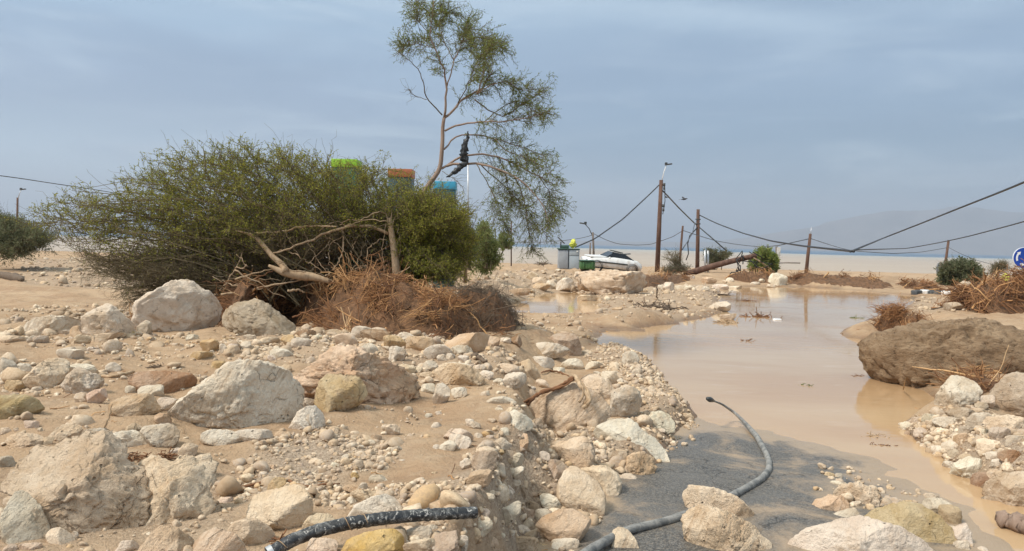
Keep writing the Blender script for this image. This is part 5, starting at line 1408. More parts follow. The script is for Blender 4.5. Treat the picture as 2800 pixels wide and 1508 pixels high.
plant('dead_tree', 'small leafless tree standing right of the dark green bush', 'tree', zp('M', [(1360, 710), (1380, 680), (1400, 660), (1450, 650), (1470, 665), (1440, 700), (1410, 720)]), [(2727, 745)], yf, 0.8,
      26, 8, 5, 1, m_leaf3, m_twig, 58, l1=(0.2, 0.5), l2=(0.1, 0.3), leaf=(0.05, 0.02), r0=0.03, trunk=(np.array([atdist(2724, 770, yf), atdist(2726, 750, yf), atdist(2729, 735, yf)]), [.08, .07, .05]))
yf = hit(1862, 752)[1]
plant('dead_sapling', 'bare twiggy sapling left of the slightly leaning short pole', 'sapling', zp('L', [(330, 910), (400, 880), (450, 860), (470, 900), (450, 940), (380, 950)]), [(1860, 742)], yf, 0.8,
      22, 7, 4, 1, m_leaf3, m_twig, 59, l1=(0.2, 0.6), l2=(0.1, 0.3), leaf=(0.04, 0.02), r0=0.022)
plant('shore_scrub', 'pale scrub growing between the tall lamp pole and the fallen pole', 'scrub', zp('L', [(330, 1030), (350, 1000), (420, 1005), (500, 985), (550, 1000), (540, 1030), (420, 1045)]), [(1820, 744), (1850, 744), (1870, 744)], yf, 1.4,
      36, 8, 4, 1, m_leaf3, m_dead, 60, l1=(0.2, 0.5), l2=(0.1, 0.3), leaf=(0.07, 0.03), r0=0.02, arch=0.05)
# ------------------------------------------------------------------ poles and cables
m_pole = barkmat('creosoted pole', (.105, .060, .045), (.19, .115, .085), 5)
m_pole2 = barkmat('weathered grey pole', (.13, .11, .095), (.24, .20, .17), 5)
m_cable = plain('black cable', (.022, .022, .024), 0.5, var=0.2, bump=0)
m_cable2 = plain('dusty cable', (.09, .10, .115), 0.6, var=0.2, bump=0)
m_galv = plain('galvanised steel', (.50, .51, .52), 0.45, 0.6, var=0.15, bump=0.05)
m_dark = plain('dark lamp housing', (.05, .055, .055), 0.5, bump=0.05)
m_white = plain('dirty white paint', (.74, .73, .69), 0.5, var=0.12, scale=4, bump=0.1, gr=0.5)


def place(px, py, fallback=60.0):
    g = hit(px, py)
    return g


def utility(name, label, base, top, r0, r1, mat, y=None, lamp=None, extra=None, group='wooden poles along the shore road', lampmat=None):
    g = place(*base) if y is None else np.array([*atdist(base[0], base[1], y)[:2], float(terrain(*atdist(base[0], base[1], y)[:2])[0])])
    y_ = g[1]
    tp = atdist(top[0], top[1], y_)
    t_ = thing(name, label, 'pole', g, group)
    MB().tube(np.array([g - [0, 0, 0.4], (g + tp) / 2, tp]), [r0, (r0 + r1) / 2, r1], 12).build('pole', mat, t_, off=g)
    if lamp:
        a = atdist(lamp[0], lamp[1], y_)
        arm = MB().tube(np.array([tp - [0, 0, 0.3], tp + (a - tp) * 0.5, a]), [0.035, 0.032, 0.028], 8).build('lamp_arm', lampmat or m_galv, t_, off=g)
        sgn = 1 if a[0] > tp[0] else -1
        hd = MB().box(a + [sgn * 0.16, 0, 0.06], (0.55, 0.22, 0.10), ry=-0.15 * sgn, bevel=0.03)
        hd.box(a + [sgn * -0.02, 0, 0.14], (0.20, 0.16, 0.12), bevel=0.03)
        hd.build('lamp_head', m_dark, t_, off=g)
    if extra: extra(t_, g, tp, y_)
    return g, tp, y_


def big_extra(t_, g, tp, y_):
    for dz, rr in ((-0.35, .09), (-0.62, .07), (-1.95, .10), (-2.25, .08)):
        MB().tube(np.array([tp + [0.22, -0.1, dz - 0.12], tp + [0.22, -0.1, dz + 0.12]]), rr, 10).build('insulator', m_dark, t_, off=g)
    MB().tube(np.array([tp + [0.02, 0, -0.2], tp + [0.28, -0.05, -0.5], tp + [0.33, -0.05, -1.6], tp + [0.2, 0, -2.6]]), 0.03, 6).build('cable_drop', m_cable, t_, off=g)


def mid_extra(t_, g, tp, y_):
    MB().tube(np.array([tp + [0.0, -0.1, -1.6], tp + [-0.7, -0.1, -2.4], tp + [-0.85, -0.1, -3.1], tp + [-0.75, -0.1, -4.0], tp + [-0.95, -.1, -4.6]]), 0.05, 6).build('cable_loop', m_cable, t_, off=g)
    for dz in (-0.9, -1.3): MB().tube(np.array([tp + [-0.22, -0.1, dz], tp + [0.22, -0.1, dz]]), 0.06, 8).build('insulator', m_dark, t_, off=g)


b1, t1, y1 = utility('utility_pole', 'tallest brown pole with a thin white lamp arm leaning right at its top', (1797, 741), (1808, 493), .19, .14, m_pole, lamp=(1822, 452), extra=big_extra, lampmat=m_white)
b2, t2, y2 = utility('utility_pole', 'second tallest dark pole with a looping cable near its top, behind the fallen pole', (1907, 733), (1909, 573), .19, .14, m_pole, extra=mid_extra)
b3, t3, y3 = utility('utility_pole', 'short slightly crooked pole between the two tall poles', (1856, 745), (1867, 618), .10, .07, m_pole)
b4, t4, y4 = utility('utility_pole', 'leaning pole with a thin whip on top, standing over the debris ridge', (2203, 751), (2216, 640), .115, .08, m_pole, lamp=None,
                     extra=lambda t_, g, tp, y_: MB().tube(np.array([tp - [0, 0, .2], atdist(2219, 622, y_)]), [.03, .015], 6).build('whip', m_galv, t_, off=g))
b5, t5, y5 = utility('utility_pole', 'leaning pole beside the wide dark green bush on the right', (2578, 770), (2594, 657), .10, .075, m_pole)
b6, t6, y6 = utility('utility_pole', 'thin pole with a long lamp arm slanting left, beside the white car', (1625, 737), (1621, 636), .09, .07, m_pole2, lamp=(1600, 614), lampmat=m_dark)
utility('utility_pole', 'bare short post standing left of the thin lamp pole by the white car', (1612, 734), (1614, 664), .10, .05, m_pole2)
utility('utility_pole', 'thin distant lamp pole above the dark bush at the left edge', (46, 640), (48, 541), .11, .09, m_pole, y=75, lamp=(58, 520))
fp0 = hit(1872, 752)
y7 = fp0[1]
p = np.array([fp0, atdist(1970, 722, y7 - 1.0), atdist(2068, 699, y7 - 2.0)])
ft_ = thing('fallen_pole', 'fallen brown pole propped up at a slant to the right across the verge', 'pole', fp0)
MB().tube(resample(p, 10), np.linspace(.20, .14, 10), 12).build('pole', m_pole, ft_, off=fp0)
MB().tube(np.array([atdist(2060, 704, y7 - 2), atdist(2085, 720, y7 - 1.9), atdist(2118, 745, y7 - 1.5)]), [.05, .04, .03], 6).build('stay', m_peel, ft_, off=fp0)
rgc = np.random.default_rng(9)
for k_ in range(7):
    a0 = atdist(2030 + 5 * k_, 710 - k_, y7 - 2.0)
    MB().tube(a0 + np.cumsum(rgc.normal(size=(6, 3)) * [.35, .2, .3] + [0, 0, -.12], axis=0), 0.03, 5).build('torn_cable', m_cable, ft_, off=fp0)


def cable(label, pts, ys, r, mat=m_cable, sag=0.0, m=40):
    P = np.array([atdist(a, c, y) for (a, c), y in zip(pts, ys)])
    P = resample(P, m)
    P[:, 2] -= sag * np.sin(np.linspace(0, math.pi, m))
    MB().tube(P, r, 6).build('cable', mat, None, off=P[0], label=label, category='cable', group='overhead cables').location = P[0]


cable('cable running down left from the tallest pole to the grey cabinet', [(1806, 503), (1770, 538), (1703, 600), (1626, 654), (1573, 677)], [y1, y1, y1 - 1, y1 - 2, y1 - 3], .045)
cable('cable running down right from the tallest pole to the flat-topped acacia', [(1813, 523), (1860, 573), (1900, 612), (1945, 650), (1986, 686)], [y1, y1 + 8, y1 + 15, y2, y2], .055)
cable('cable sagging right from the second tallest pole into the water', [(1911, 588), (1960, 612), (2030, 638), (2110, 660), (2200, 674), (2335, 688)], [y2, y2 - 4, y2 - 10, y2 - 20, y2 - 28, y2 - 40], .050)
cable('thick black cable rising steeply to the right edge above the blue sign', [(2325, 689), (2420, 650), (2520, 611), (2640, 563), (2740, 524), (2860, 474)], [y2 - 40, 50, 44, 36, 30, 24], .040)
cable('thinner cable rising gently to the right edge below the thick one', [(2340, 684), (2480, 680), (2560, 666), (2640, 649), (2740, 623), (2860, 590)], [y2 - 40, 50, 46, 40, 34, 28], .026)
cable('slack cable hanging between the thin lamp pole and the short crooked pole', [(1624, 640), (1655, 656), (1690, 668), (1740, 671), (1780, 669), (1800, 662), (1840, 648), (1866, 632)], [y6, y6, y6, y6, y6 + 1, y6 + 1, y3, y3], .024, m_cable2)
cable('slack cable running left from the thin lamp pole behind the tree', [(1622, 643), (1590, 652), (1545, 658), (1480, 663), (1400, 663)], [y6, y6, y6, y6 + 4, y6 + 8], .022, m_cable2)
cable('slack cable hanging between the short crooked pole and the whip-topped pole', [(1868, 631), (1910, 645), (1960, 660), (2020, 670), (2080, 676), (2130, 672), (2215, 653)], [y3, y3, y3 + 4, y3 + 8, y3 + 10, y4, y4], .026, m_cable2)
cable('cable hanging right from the whip-topped pole into the water', [(2217, 653), (2250, 664), (2290, 677), (2335, 687), (2440, 694), (2520, 690), (2590, 678)], [y4, y4, y4, y4 - 4, y4 - 8, y5, y5], .020, m_cable2)
cable('cable hanging from the leaning right-hand pole to the dead tree', [(2595, 678), (2630, 696), (2670, 712), (2725, 727)], [y5, y5 - 1, y5 - 2, y5 - 3], .018, m_cable2)
cable('cable coming in from the left edge above the bush', [(-60, 473), (60, 489), (150, 503), (240, 516), (330, 531)], [34, 38, 42, 46, 50], .022)
cable('thin guy wire slanting left from the second tallest pole', [(1900, 610), (1893, 640), (1878, 664), (1865, 684)], [y2, y2 - 5, y2 - 12, y3], .035, m_cable2)


def small_post(name, label, px, y0, y1_, r, mat, cat='post', ydist=None, lean=0.0, group=None, hitp=None):
    g = hit(px, y1_) if ydist is None else atdist(px, y1_, ydist)
    tp = atdist(px + lean, y0, g[1])
    t_ = MB().tube(np.array([g - [0, 0, .2], (g + tp) / 2, tp]), [r, r * .95, r * .9], 8)
    t_.build(name, mat, None, off=g, label=label, category=cat, group=group).location = g


small_post('fence_post', 'thin dark post left of the small round tree', 1355, 626, 722, .045, m_pole2)
small_post('fence_post', 'tall thin dark post right of the small round tree', 1398, 606, 722, .06, m_pole)
small_post('fence_post', 'short pale stake in front of the pointed green shrub', 1273, 690, 748, .045, m_peel, ydist=16)
small_post('fence_post', 'left one of two thin grey posts in front of the flat-topped acacia', 1928, 685, 743, .09, m_galv)
small_post('fence_post', 'right one of two thin grey posts in front of the flat-topped acacia', 1936, 686, 743, .09, m_galv)
# tall post with a narrow white plate
g = hit(2122, 745)
pt = thing('sign_post', 'dark post with a narrow white plate right of the round green bush', 'sign', g)
tp = atdist(2124, 675, g[1])
MB().tube(np.array([g - [0, 0, .2], tp]), [.10, .10], 8).build('post', m_pole2, pt, off=g)
a, c = atdist(2129, 677, g[1] - .15), atdist(2129, 700, g[1] - .15)
MB().box((a + c) / 2, (0.30, 0.04, abs(a[2] - c[2])), bevel=0.01).build('plate', m_white, pt, off=g)
# back of a rectangular sign
g = hit(2571, 775)
pt = thing('road_sign', 'greyish back of an oval sign left of the leaning right-hand pole', 'sign', g)
tp = atdist(2571, 717, g[1])
MB().tube(np.array([g - [0, 0, .2], tp + [0, -.06, 0]]), [.05, .05], 8).build('post', m_pole2, pt, off=g)
th = np.linspace(0, 2 * math.pi, 28, endpoint=False)
cc = atdist(2570, 738, g[1])
hw_, hh_ = 10 / F_PX * g[1], 20 / F_PX * g[1]
ring = np.stack([np.sign(np.cos(th)) * np.abs(np.cos(th)) ** .7 * hw_, 0 * th, np.sin(th) * hh_], 1)
MB().put(np.concatenate([ring - [0, .02, 0], ring + [0, .02, 0]]) + cc, np.array([[i, (i + 1) % 28, 28 + (i + 1) % 28, 28 + i] for i in range(28)])).put(ring - [0, .02, 0] + cc, np.arange(28)[None]).put((ring + [0, .02, 0] + cc)[::-1], np.arange(28)[None]).build('plate', m_galv, pt, off=g)
# long thin bar lying out beyond the post
a, c = atdist(2122, 720, 84), atdist(2188, 720, 84)
MB().tube(np.array([a, (a + c) / 2 + [0, 0, .03], c]), .06, 8).build('barrier_bar', m_pole2, None, off=a, label='thin dark horizontal bar right of the post with the white plate', category='barrier').location = a

# ------------------------------------------------------------------ electrical cabinet, bin, wrecked car
m_cab = plain('grey cabinet paint', (.36, .41, .44), 0.5, var=0.12, scale=2, bump=0.05, gr=0.25)
m_cab2 = plain('darker cabinet steel', (.31, .33, .35), 0.5, var=0.15, scale=2, bump=0.05, gr=0.3)  # slightly darker grey for the left half of the cabinet
m_green = plain('dark green paint', (.035, .085, .06), 0.5, var=0.2, bump=0.05)
m_binp = plain('green bin plastic', (.060, .150, .045), 0.5, var=0.25, scale=3, bump=0.1, gr=0.35)
m_yel = plain('yellow plastic', (.58, .60, .08), 0.5, var=0.2, scale=5, bump=0.4, bd=0.05)
g = hit(1556, 737)
yc = g[1]
s_ = yc / F_PX
cbx = lambda x0, y0, x1, y1, dpt, dy=0.0: (np.array([*(atdist((x0 + x1) / 2, (y0 + y1) / 2, yc)[[0]]), yc + dpt / 2 + dy, atdist((x0 + x1) / 2, (y0 + y1) / 2, yc)[2]]), ((x1 - x0) * s_, dpt, (y1 - y0) * s_))
cab = thing('electrical_cabinet', 'grey two-part electrical cabinet with a dark green top on the shore', 'cabinet', g)
c_, z_ = cbx(1527, 683, 1554, 742, 0.9); MB().box(c_, z_, bevel=.02).build('body', m_cab2, cab, off=g)
c_, z_ = cbx(1555.5, 683, 1584, 742, 0.9); MB().box(c_, z_, bevel=.02).build('body', m_cab, cab, off=g)
c_, z_ = cbx(1557, 684, 1582.5, 699, 0.04, -0.05); MB().box(c_, z_, bevel=.008).build('door', m_cab, cab, off=g)
c_, z_ = cbx(1557, 701, 1582.5, 735, 0.04, -0.05); MB().box(c_, z_, bevel=.008).build('door', m_cab, cab, off=g)
c_, z_ = cbx(1529, 685, 1553, 735, 0.04, -0.05); MB().box(c_, z_, bevel=.008).build('door', m_cab2, cab, off=g)
c_, z_ = cbx(1525, 680, 1586, 683, 1.1, -0.1); MB().box(c_, z_, bevel=.02).build('top_cover', m_green, cab, off=g)
c_, z_ = cbx(1536, 671, 1556, 680, 0.6); MB().box(c_, z_, bevel=.02).build('top_box', m_green, cab, off=g)
c_, z_ = cbx(1576, 686, 1581, 690, 0.02, -0.09); MB().box(c_, z_, bevel=.004).build('label_plate', m_white, cab, off=g)
MB().tube(np.array([atdist(1533, 681, yc + .4), atdist(1533.5, 662, yc + .4)]), .04, 8).build('mast', m_dark, cab, off=g)
a = atdist(1534.5, 658, yc + .4)
MB().box(a, (0.55, 0.5, 0.05), ry=R(42), bevel=.01).build('solar_panel', m_dark, cab, off=g)
bagc = atdist(1567, 670, yc + .35)
V, Fc = rock_shape([(.19 * math.cos(q) * (1.25 if math.sin(q) < 0 else 0.75), .29 * math.sin(q)) for q in np.linspace(0, 6.2, 24)], .18, 77, 5, 2.4, 6)
zb = atdist(1567, 680, yc + .35)[2]
lift = np.array([bagc[0], bagc[1], zb - V[:, 2].min() + 0.005])
add('plastic_sack', mesh('plastic_sack', V, Fc, m_yel), None, lift, label='crumpled yellow plastic sack on top of the grey cabinet', category='sack')
# wheeled bin
g = hit(1604, 738)
yb_ = g[1] - 0.6
s_ = yb_ / F_PX
bn = thing('dumpster', 'green four-wheeled rubbish dumpster standing beside the grey cabinet', 'dumpster', (g[0], yb_, g[2]))
o0 = np.array([g[0], yb_, g[2]])
wB, hB = 40 * s_, 27 * s_
MB().box(o0 + [0, .5, hB * .47], (wB, .95, hB * .80), bevel=.05).build('bin_body', m_binp, bn, off=o0)
MB().box(o0 + [0, .5, hB * .93], (wB * 1.08, 1.08, hB * .14), bevel=.05).build('lid', m_green, bn, off=o0)
for x in (-.28, 0.30): MB().box(o0 + [x * wB, .0, hB * .45], (.06, .06, hB * .7), bevel=.015).build('rib', m_binp, bn, off=o0)
for x in (-.38, .38):
    for y in (.15, .85):
        MB().tube(np.array([o0 + [x * wB - .04, y, .08], o0 + [x * wB + .04, y, .08]]), .09, 12).build('wheel', m_dark, bn, off=o0)

# wrecked white car, sunk in the mud with its nose towards the bin
m_car = plain('muddy white car paint', (.78, .78, .76), 0.3, var=0.08, scale=2, bump=0.03, gr=0.45)
m_glass = plain('dark broken glass', (.02, .022, .025), 0.15, var=0.3, bump=0.2)
m_tyre = plain('tyre rubber', (.025, .025, .025), 0.8, bump=0.3)
g = hit(1672, 744)
yk = g[1] + .8
o0 = np.array([g[0], yk, g[2] + 0.0])
car = thing('wrecked_car', 'wrecked white car sunk in mud beside the green dumpster', 'car', o0, rz=R(12))
car.rotation_euler = (R(4), R(5), R(14))
xs = [-2.1, -2.05, -1.6, -0.75, -0.10, 0.65, 1.25, 1.75, 2.05, 2.1]
top = [0.55, 0.78, 0.92, 1.00, 1.06, 1.05, 1.00, 0.95, 0.75, 0.5]
hwid = [0.62, 0.76, 0.82, 0.85, 0.86, 0.86, 0.85, 0.82, 0.74, 0.62]
sec = []
for x, tz_, hw in zip(xs, top, hwid):
    sec.append([(x, -hw, .30), (x, -hw * 1.03, .58), (x, -hw * .96, tz_ - .06), (x, -hw * .80, tz_), (x, 0, tz_ + .02), (x, hw * .80, tz_), (x, hw * .96, tz_ - .06), (x, hw * 1.03, .58), (x, hw, .30), (x, 0, .26)])
S_ = np.array(sec, float); S_[:, :, :] += np.random.default_rng(2).normal(size=S_.shape) * .018
i = np.arange(9)[:, None] * 10; j = np.arange(10)[None]; j2 = (j + 1) % 10
F4 = np.stack([i + j, i + j2, i + 10 + j2, i + 10 + j], -1).reshape(-1, 4)
mb = MB().put(S_.reshape(-1, 3), F4)
mb.F[10] = [np.array([np.arange(10)[::-1], 90 + np.arange(10)])]
mb.build('body', m_car, car)
roof = MB()
cab_ = [(-.75, .72, 1.04), (-.10, .64, 1.44), (.75, .62, 1.36), (1.45, .70, 1.00)]     # crushed roof
V = np.array([(x, sg * hw, z) for x, hw, z in cab_ for sg in (-1, 1)])
roof.put(V, np.array([[2, 4, 5, 3]])).put(V - [0, 0, .05], np.array([[3, 5, 4, 2]]))
roof.build('roof', m_car, car)
MB().put((V + [-.01, 0, -.02])[:4], np.array([[0, 2, 3, 1]])).build('windscreen', m_glass, car)
MB().put((V + [.01, 0, -.02])[4:], np.array([[0, 2, 3, 1]])).build('rear_window', m_glass, car)
for sg in (0, 1): MB().put((V + [0, (.01 if sg else -.01), -.03])[sg::2], np.array([[0, 1, 2, 3]])).build('side_window', m_glass, car)
MB().box((.15, -.30, 1.47), (.9, .5, .07), ry=.12, rz=.3, bevel=.03).build('torn_trim', m_dark, car)
MB().box((.95, -.1, 1.36), (.7, .45, .06), ry=-.2, rz=-.25, bevel=.025).build('torn_trim', m_dark, car)
MB().box((-1.25, 0, 1.0), (1.25, 1.45, .04), ry=-.08, bevel=.015).build('bonnet', m_car, car)
MB().box((-.2, -.90, .66), (2.2, .03, .10), bevel=.01).build('side_trim', m_dark, car)
for x in (-1.35, 1.30):
    for sg in (-1, 1):
        MB().tube(np.array([(x, sg * .74, .30), (x, sg * .96, .30)]), .34, 20).build('wheel', m_tyre, car)
        MB().tube(np.array([(x, sg * .94, .30), (x, sg * .975, .30)]), .18, 16).build('hub_cap', m_galv, car)
for x in (-1.35, 1.30):
    for sg in (-1, 1): MB().tube(np.array([(x, sg * .60, .34), (x, sg * .905, .34)]), .43, 20).build('wheel_arch', m_dark, car)
MB().box((-2.10, 0, .42), (.16, 1.45, .22), bevel=.04).build('bumper', m_dark, car)
MB().box((0, 0, .24), (3.6, 1.5, .10), bevel=.03).build('underbody', m_dark, car)
for sg in (-1, 1):
    MB().box((-2.04, sg * .55, .68), (.10, .30, .16), bevel=.03).build('headlight', m_galv, car)
    MB().box((-.55, sg * .98, 1.02), (.12, .16, .12), bevel=.03).build('mirror', m_car, car)

# ------------------------------------------------------------------ three coloured pylons behind the bush
for k_, (x0, y0, x1, yb, yt, colr, bodyc, lab) in enumerate([
    (905, 435, 976, 640, 24, (.27, .52, .03), (.04, .13, .07), 'tall pylon with a lime green top behind the bush'),
    (1060, 462, 1127, 650, 25, (.40, .13, .055), (.035, .075, .085), 'tall pylon with an orange top between the bush and the leaning tree'),
    (1186, 496, 1246, 700, 27, (.05, .34, .52), (.025, .10, .115), 'tall pylon with a sky blue top behind the leaning tree')]):
    y_ = yt
    a, c = atdist(x0, y0, y_), atdist(x1, y0, y_)
    w_ = c[0] - a[0]
    zt = (a[2] + c[2]) / 2
    gx_ = (a[0] + c[0]) / 2
    gz_ = float(terrain(gx_, y_)[0])
    o0 = np.array([gx_, y_ + w_ / 2, gz_])
    py_ = thing('pylon', lab, 'pylon', o0, 'coloured pylons behind the bush', )
    caph = 22 / F_PX * y_
    mc = plain('pylon top paint', colr, 0.5, var=0.12, scale=2, bump=0.05)
    mb_ = plain('pylon dark panel', bodyc, 0.45, var=0.3, scale=2, bump=0.05)
    H_ = zt - gz_
    MB().box(o0 + [0, 0, H_ - caph / 2], (w_, w_, caph), bevel=.006).build('top_block', mc, py_, off=o0)
    MB().box(o0 + [0, 0, (H_ - caph) / 2 - .003], (w_ * .95, w_ * .95, H_ - caph), bevel=.015).build('shaft', mb_, py_, off=o0)
    MB().box(o0 + [0, -w_ * .478, (H_ - caph) * .62], (w_ * .72, .02, (H_ - caph) * .5), bevel=.006).build('panel', mb_, py_, off=o0)
# thin mast behind the plastic
small_post('mast', 'thin pale mast below the torn black plastic', 1280, 452, 640, .03, m_galv, 'mast', ydist=26)

# ------------------------------------------------------------------ roundabout sign
m_blue = plain('blue sign face', (.006, .055, .36), 0.35, var=0.06, bump=0.0)
m_sgw = plain('white sign film', (.80, .82, .84), 0.4, var=0.04, bump=0.0)
ys_ = 27.6
sc_ = atdist(2799, 706, ys_)
gs = np.array([sc_[0], ys_ + .06, float(terrain(sc_[0], ys_)[0])])
sg_ = thing('roundabout_sign', 'round blue roundabout sign with white curved arrows at the right edge', 'road sign', gs)
rad_ = 29 / F_PX * ys_
def disc(rr, y, n=48):
    a = np.linspace(0, 2 * math.pi, n, endpoint=False)
    return np.stack([sc_[0] + rr * np.cos(a), np.full(n, y), sc_[2] + rr * np.sin(a)], 1)
def plate(rr, y0, y1, name, mat):
    A, B_ = disc(rr, y0), disc(rr, y1); n = 48
    MB().put(np.concatenate([A, B_]), np.array([[i, (i + 1) % n, n + (i + 1) % n, n + i] for i in range(n)])).put(A, np.arange(n)[None]).put(B_[::-1], np.arange(n)[None]).build(name, mat, sg_, smooth=False, off=gs)
plate(rad_, ys_, ys_ + .03, 'rim', m_sgw)
plate(rad_ * .955, ys_ - .006, ys_ - .001, 'face', m_blue)
for k_ in range(3):
    a0 = R(205 - 120 * k_)
    aa = np.linspace(a0, a0 - R(62), 12)
    mb = MB()
    ri, ro = rad_ * .56, rad_ * .74
    V = np.concatenate([np.stack([sc_[0] + r_ * np.cos(aa), np.full(12, ys_ - .010), sc_[2] + r_ * np.sin(aa)], 1) for r_ in (ri, ro)])
    mb.put(V, np.array([[i, i + 1, 13 + i, 12 + i] for i in range(11)]))
    e = aa[-1]
    hd = [(rad_ * .46, e), (rad_ * .84, e), (rad_ * .66, e - R(26))]
    mb.put([(sc_[0] + r_ * math.cos(q_), ys_ - .010, sc_[2] + r_ * math.sin(q_)) for r_, q_ in hd], np.array([[0, 1, 2]]))
    mb.build('arrow', m_sgw, sg_, smooth=False, off=gs)
MB().tube(np.array([gs - [0, 0, .3], [gs[0], gs[1], sc_[2] + rad_ * .6]]), .035, 12).build('post', m_galv, sg_, off=gs)

# ------------------------------------------------------------------ painted kerb stones
m_kb = plain('black kerb paint', (.06, .065, .07), 0.7, var=0.3, bump=0.2, gr=0.3)
m_kw = plain('white kerb paint', (.72, .71, .68), 0.7, var=0.12, bump=0.2, gr=0.35)
kp_ = [(2498, 806), (2517, 803), (2540, 804), (2572, 806), (2612, 808), (2650, 810)]
for k_ in range(5):
    a, c = hit(*kp_[k_]), hit(*kp_[k_ + 1])
    mid = (a + c) / 2
    L_ = np.linalg.norm((c - a)[:2])
    gz_ = float(terrain(mid[0], mid[1])[0])
    o_ = MB().box((0, 0, .03), (L_ * .97, .30, .26), bevel=.05).build('kerb_stone', m_kw if k_ % 2 == 1 or k_ == 3 else m_kb, None, label=[
        'short dark kerb stone at the left end of the painted kerb', 'white kerb stone left of the dark one on the painted kerb', 'dark kerb stone between two white ones on the painted kerb',
        'long white kerb stone beside the round grey boulder', 'dark kerb stone behind the round grey boulder'][k_], category='kerb stone', group='painted kerb stones')
    o_.location = (mid[0], mid[1], gz_)
    o_.rotation_euler = (0, 0, math.atan2(c[1] - a[1], c[0] - a[0]))

# ------------------------------------------------------------------ hoses on the ground
m_hose, t, b = newmat('scuffed black pipe')
hc = t.n('ShaderNodeTexCoord').outputs['Object']
k = t.mix(t.step(t.noise(hc, 14, 6, 0.75, 0.6), 0.47, 0.62), (.020, .021, .023), (.15, .15, .145))
k = t.mix(t.math('MULTIPLY', t.step(t.noise(hc, 40, 4, 0.7, 1.0), 0.56, 0.64), 0.9), k, (.48, .46, .42))
t.set(b.inputs['Base Color'], k); b.inputs['Roughness'].default_value = 0.42
t.set(b.inputs['Normal'], t.bump(t.noise(hc, 60, 4), 0.3, 0.004))
m_hose2, t, b = newmat('dust grey hose')
hc = t.n('ShaderNodeTexCoord').outputs['Object']
k = t.mix(t.step(t.noise(hc, 10, 6, 0.7, 0.5), 0.35, 0.62), (.115, .118, .115), (.27, .26, .24))
k = t.mix(t.math('MULTIPLY', t.step(t.noise(hc, 45, 4, 0.7), 0.58, 0.70), 0.6), k, (.06, .06, .06))
t.set(b.inputs['Base Color'], k); b.inputs['Roughness'].default_value = 0.75
t.set(b.inputs['Normal'], t.bump(t.noise(hc, 50, 4), 0.3, 0.004))


def ground_line(pts, lift, m=70, smooth=2):
    P = np.array([onplane(a, c, z) for (a, c), z in zip(pts, lift)])
    return resample(P, m)


# black pipe: thick, lower end nearest the camera, rising over the stones
bp = [(735, 1515), (800, 1477), (870, 1451), (950, 1432), (1050, 1418), (1150, 1409), (1230, 1405), (1302, 1402)]
P = ground_line(bp, [0.60, .64, .67, .69, .70, .69, .68, .67], 90)
mw = np.interp(np.linspace(0, 1, 90), [0, .4, 1], [.0300, .0300, .0285])
rib = mw * (1 + 0.035 * np.sin(np.arange(90) * 1.9) + 0.02 * np.random.default_rng(3).normal(size=90))
hp = thing('pipe', 'thick scuffed black plastic pipe lying over stones at the bottom', 'pipe', P[45])
MB().tube(P, rib, 20).build('tube', m_hose, hp, off=P[45])
rgp = np.random.default_rng(8)
for q_ in (2, 30, 36):                                       # dried roots wound round it
    a = np.linspace(0, 2 * math.pi * .85, 16) + rgp.uniform(0, 3)
    T = unit(P[q_ + 3] - P[q_]); A_ = unit(np.cross(T, [0, 0, 1.])); B_ = np.cross(T, A_)
    MB().tube(P[q_] + (A_ * np.cos(a)[:, None] + B_ * np.sin(a)[:, None]) * .0325 + T * np.linspace(0, .05, 16)[:, None], .0022, 5).build('root_strand', m_peel, hp, off=P[45])
MB().tube(np.array([P[0] - unit(P[1] - P[0]) * .004, P[0] + unit(P[1] - P[0]) * .02]), .0335, 20).build('end_ring', m_galv, hp, off=P[45])
# grey hose: from the pond over the asphalt, under the blunt boulder and out to the bottom edge
gp = [(1944, 1094), (1975, 1106), (2010, 1130), (2040, 1160), (2070, 1195), (2092, 1235), (2103, 1262), (2103, 1285), (2085, 1308), (2050, 1330), (2000, 1357), (1930, 1385), (1880, 1405),
      (1830, 1424), (1780, 1436), (1730, 1446), (1690, 1462), (1650, 1484), (1610, 1506), (1560, 1545), (1500, 1600)]
lf_ = [.34, .24, .13, .075, .065, .065, .065, .07, .08, .08, .085, .09, .085, .08, .08, .085, .09, .09, .09, .10, .1]
P = ground_line(gp, lf_, 140)
rr = np.interp(np.linspace(0, 1, 140), [0, .06, .14, .22, 1], [.010, .012, .020, .028, .030])
ho = thing('hose', 'long grey dusty hose curving from pond across asphalt under the boulders', 'hose', P[70])
MB().tube(P, rr * (1 + .02 * np.random.default_rng(4).normal(size=140)), 16).build('tube', m_hose2, ho, off=P[70])
MB().tube(np.array([P[0] - unit(P[2] - P[0]) * .10, P[0] - unit(P[2] - P[0]) * .03, P[0], P[2]]), [.020, .030, .027, .014], 12).build('nozzle', m_dark, ho, off=P[70])

# ------------------------------------------------------------------ driftwood, sticks, bark, floating scraps
def wood(name, label, cat, zone, pts, ra, rb, mat, lift=0.03, zs=None, m=18, jit=0.006):
    pp = zp(zone, pts)
    P = np.array([(hit(a, c) if zs is None else onplane(a, c, z)) + [0, 0, lift] for (a, c), z in zip(pp, zs or [0] * len(pp))])
    P = resample(P, m)
    P[1:-1] += RNG.normal(size=(m - 2, 3)) * jit
    o = MB().tube(P, np.interp(np.linspace(0, 1, m), [0, .15, .85, 1], [ra * .5, ra, rb, rb * .5]) * (1 + .12 * RNG.normal(size=m)), 9).build(name, mat, None, off=P[0], label=label, category=cat)
    o.location = P[0]
    return o


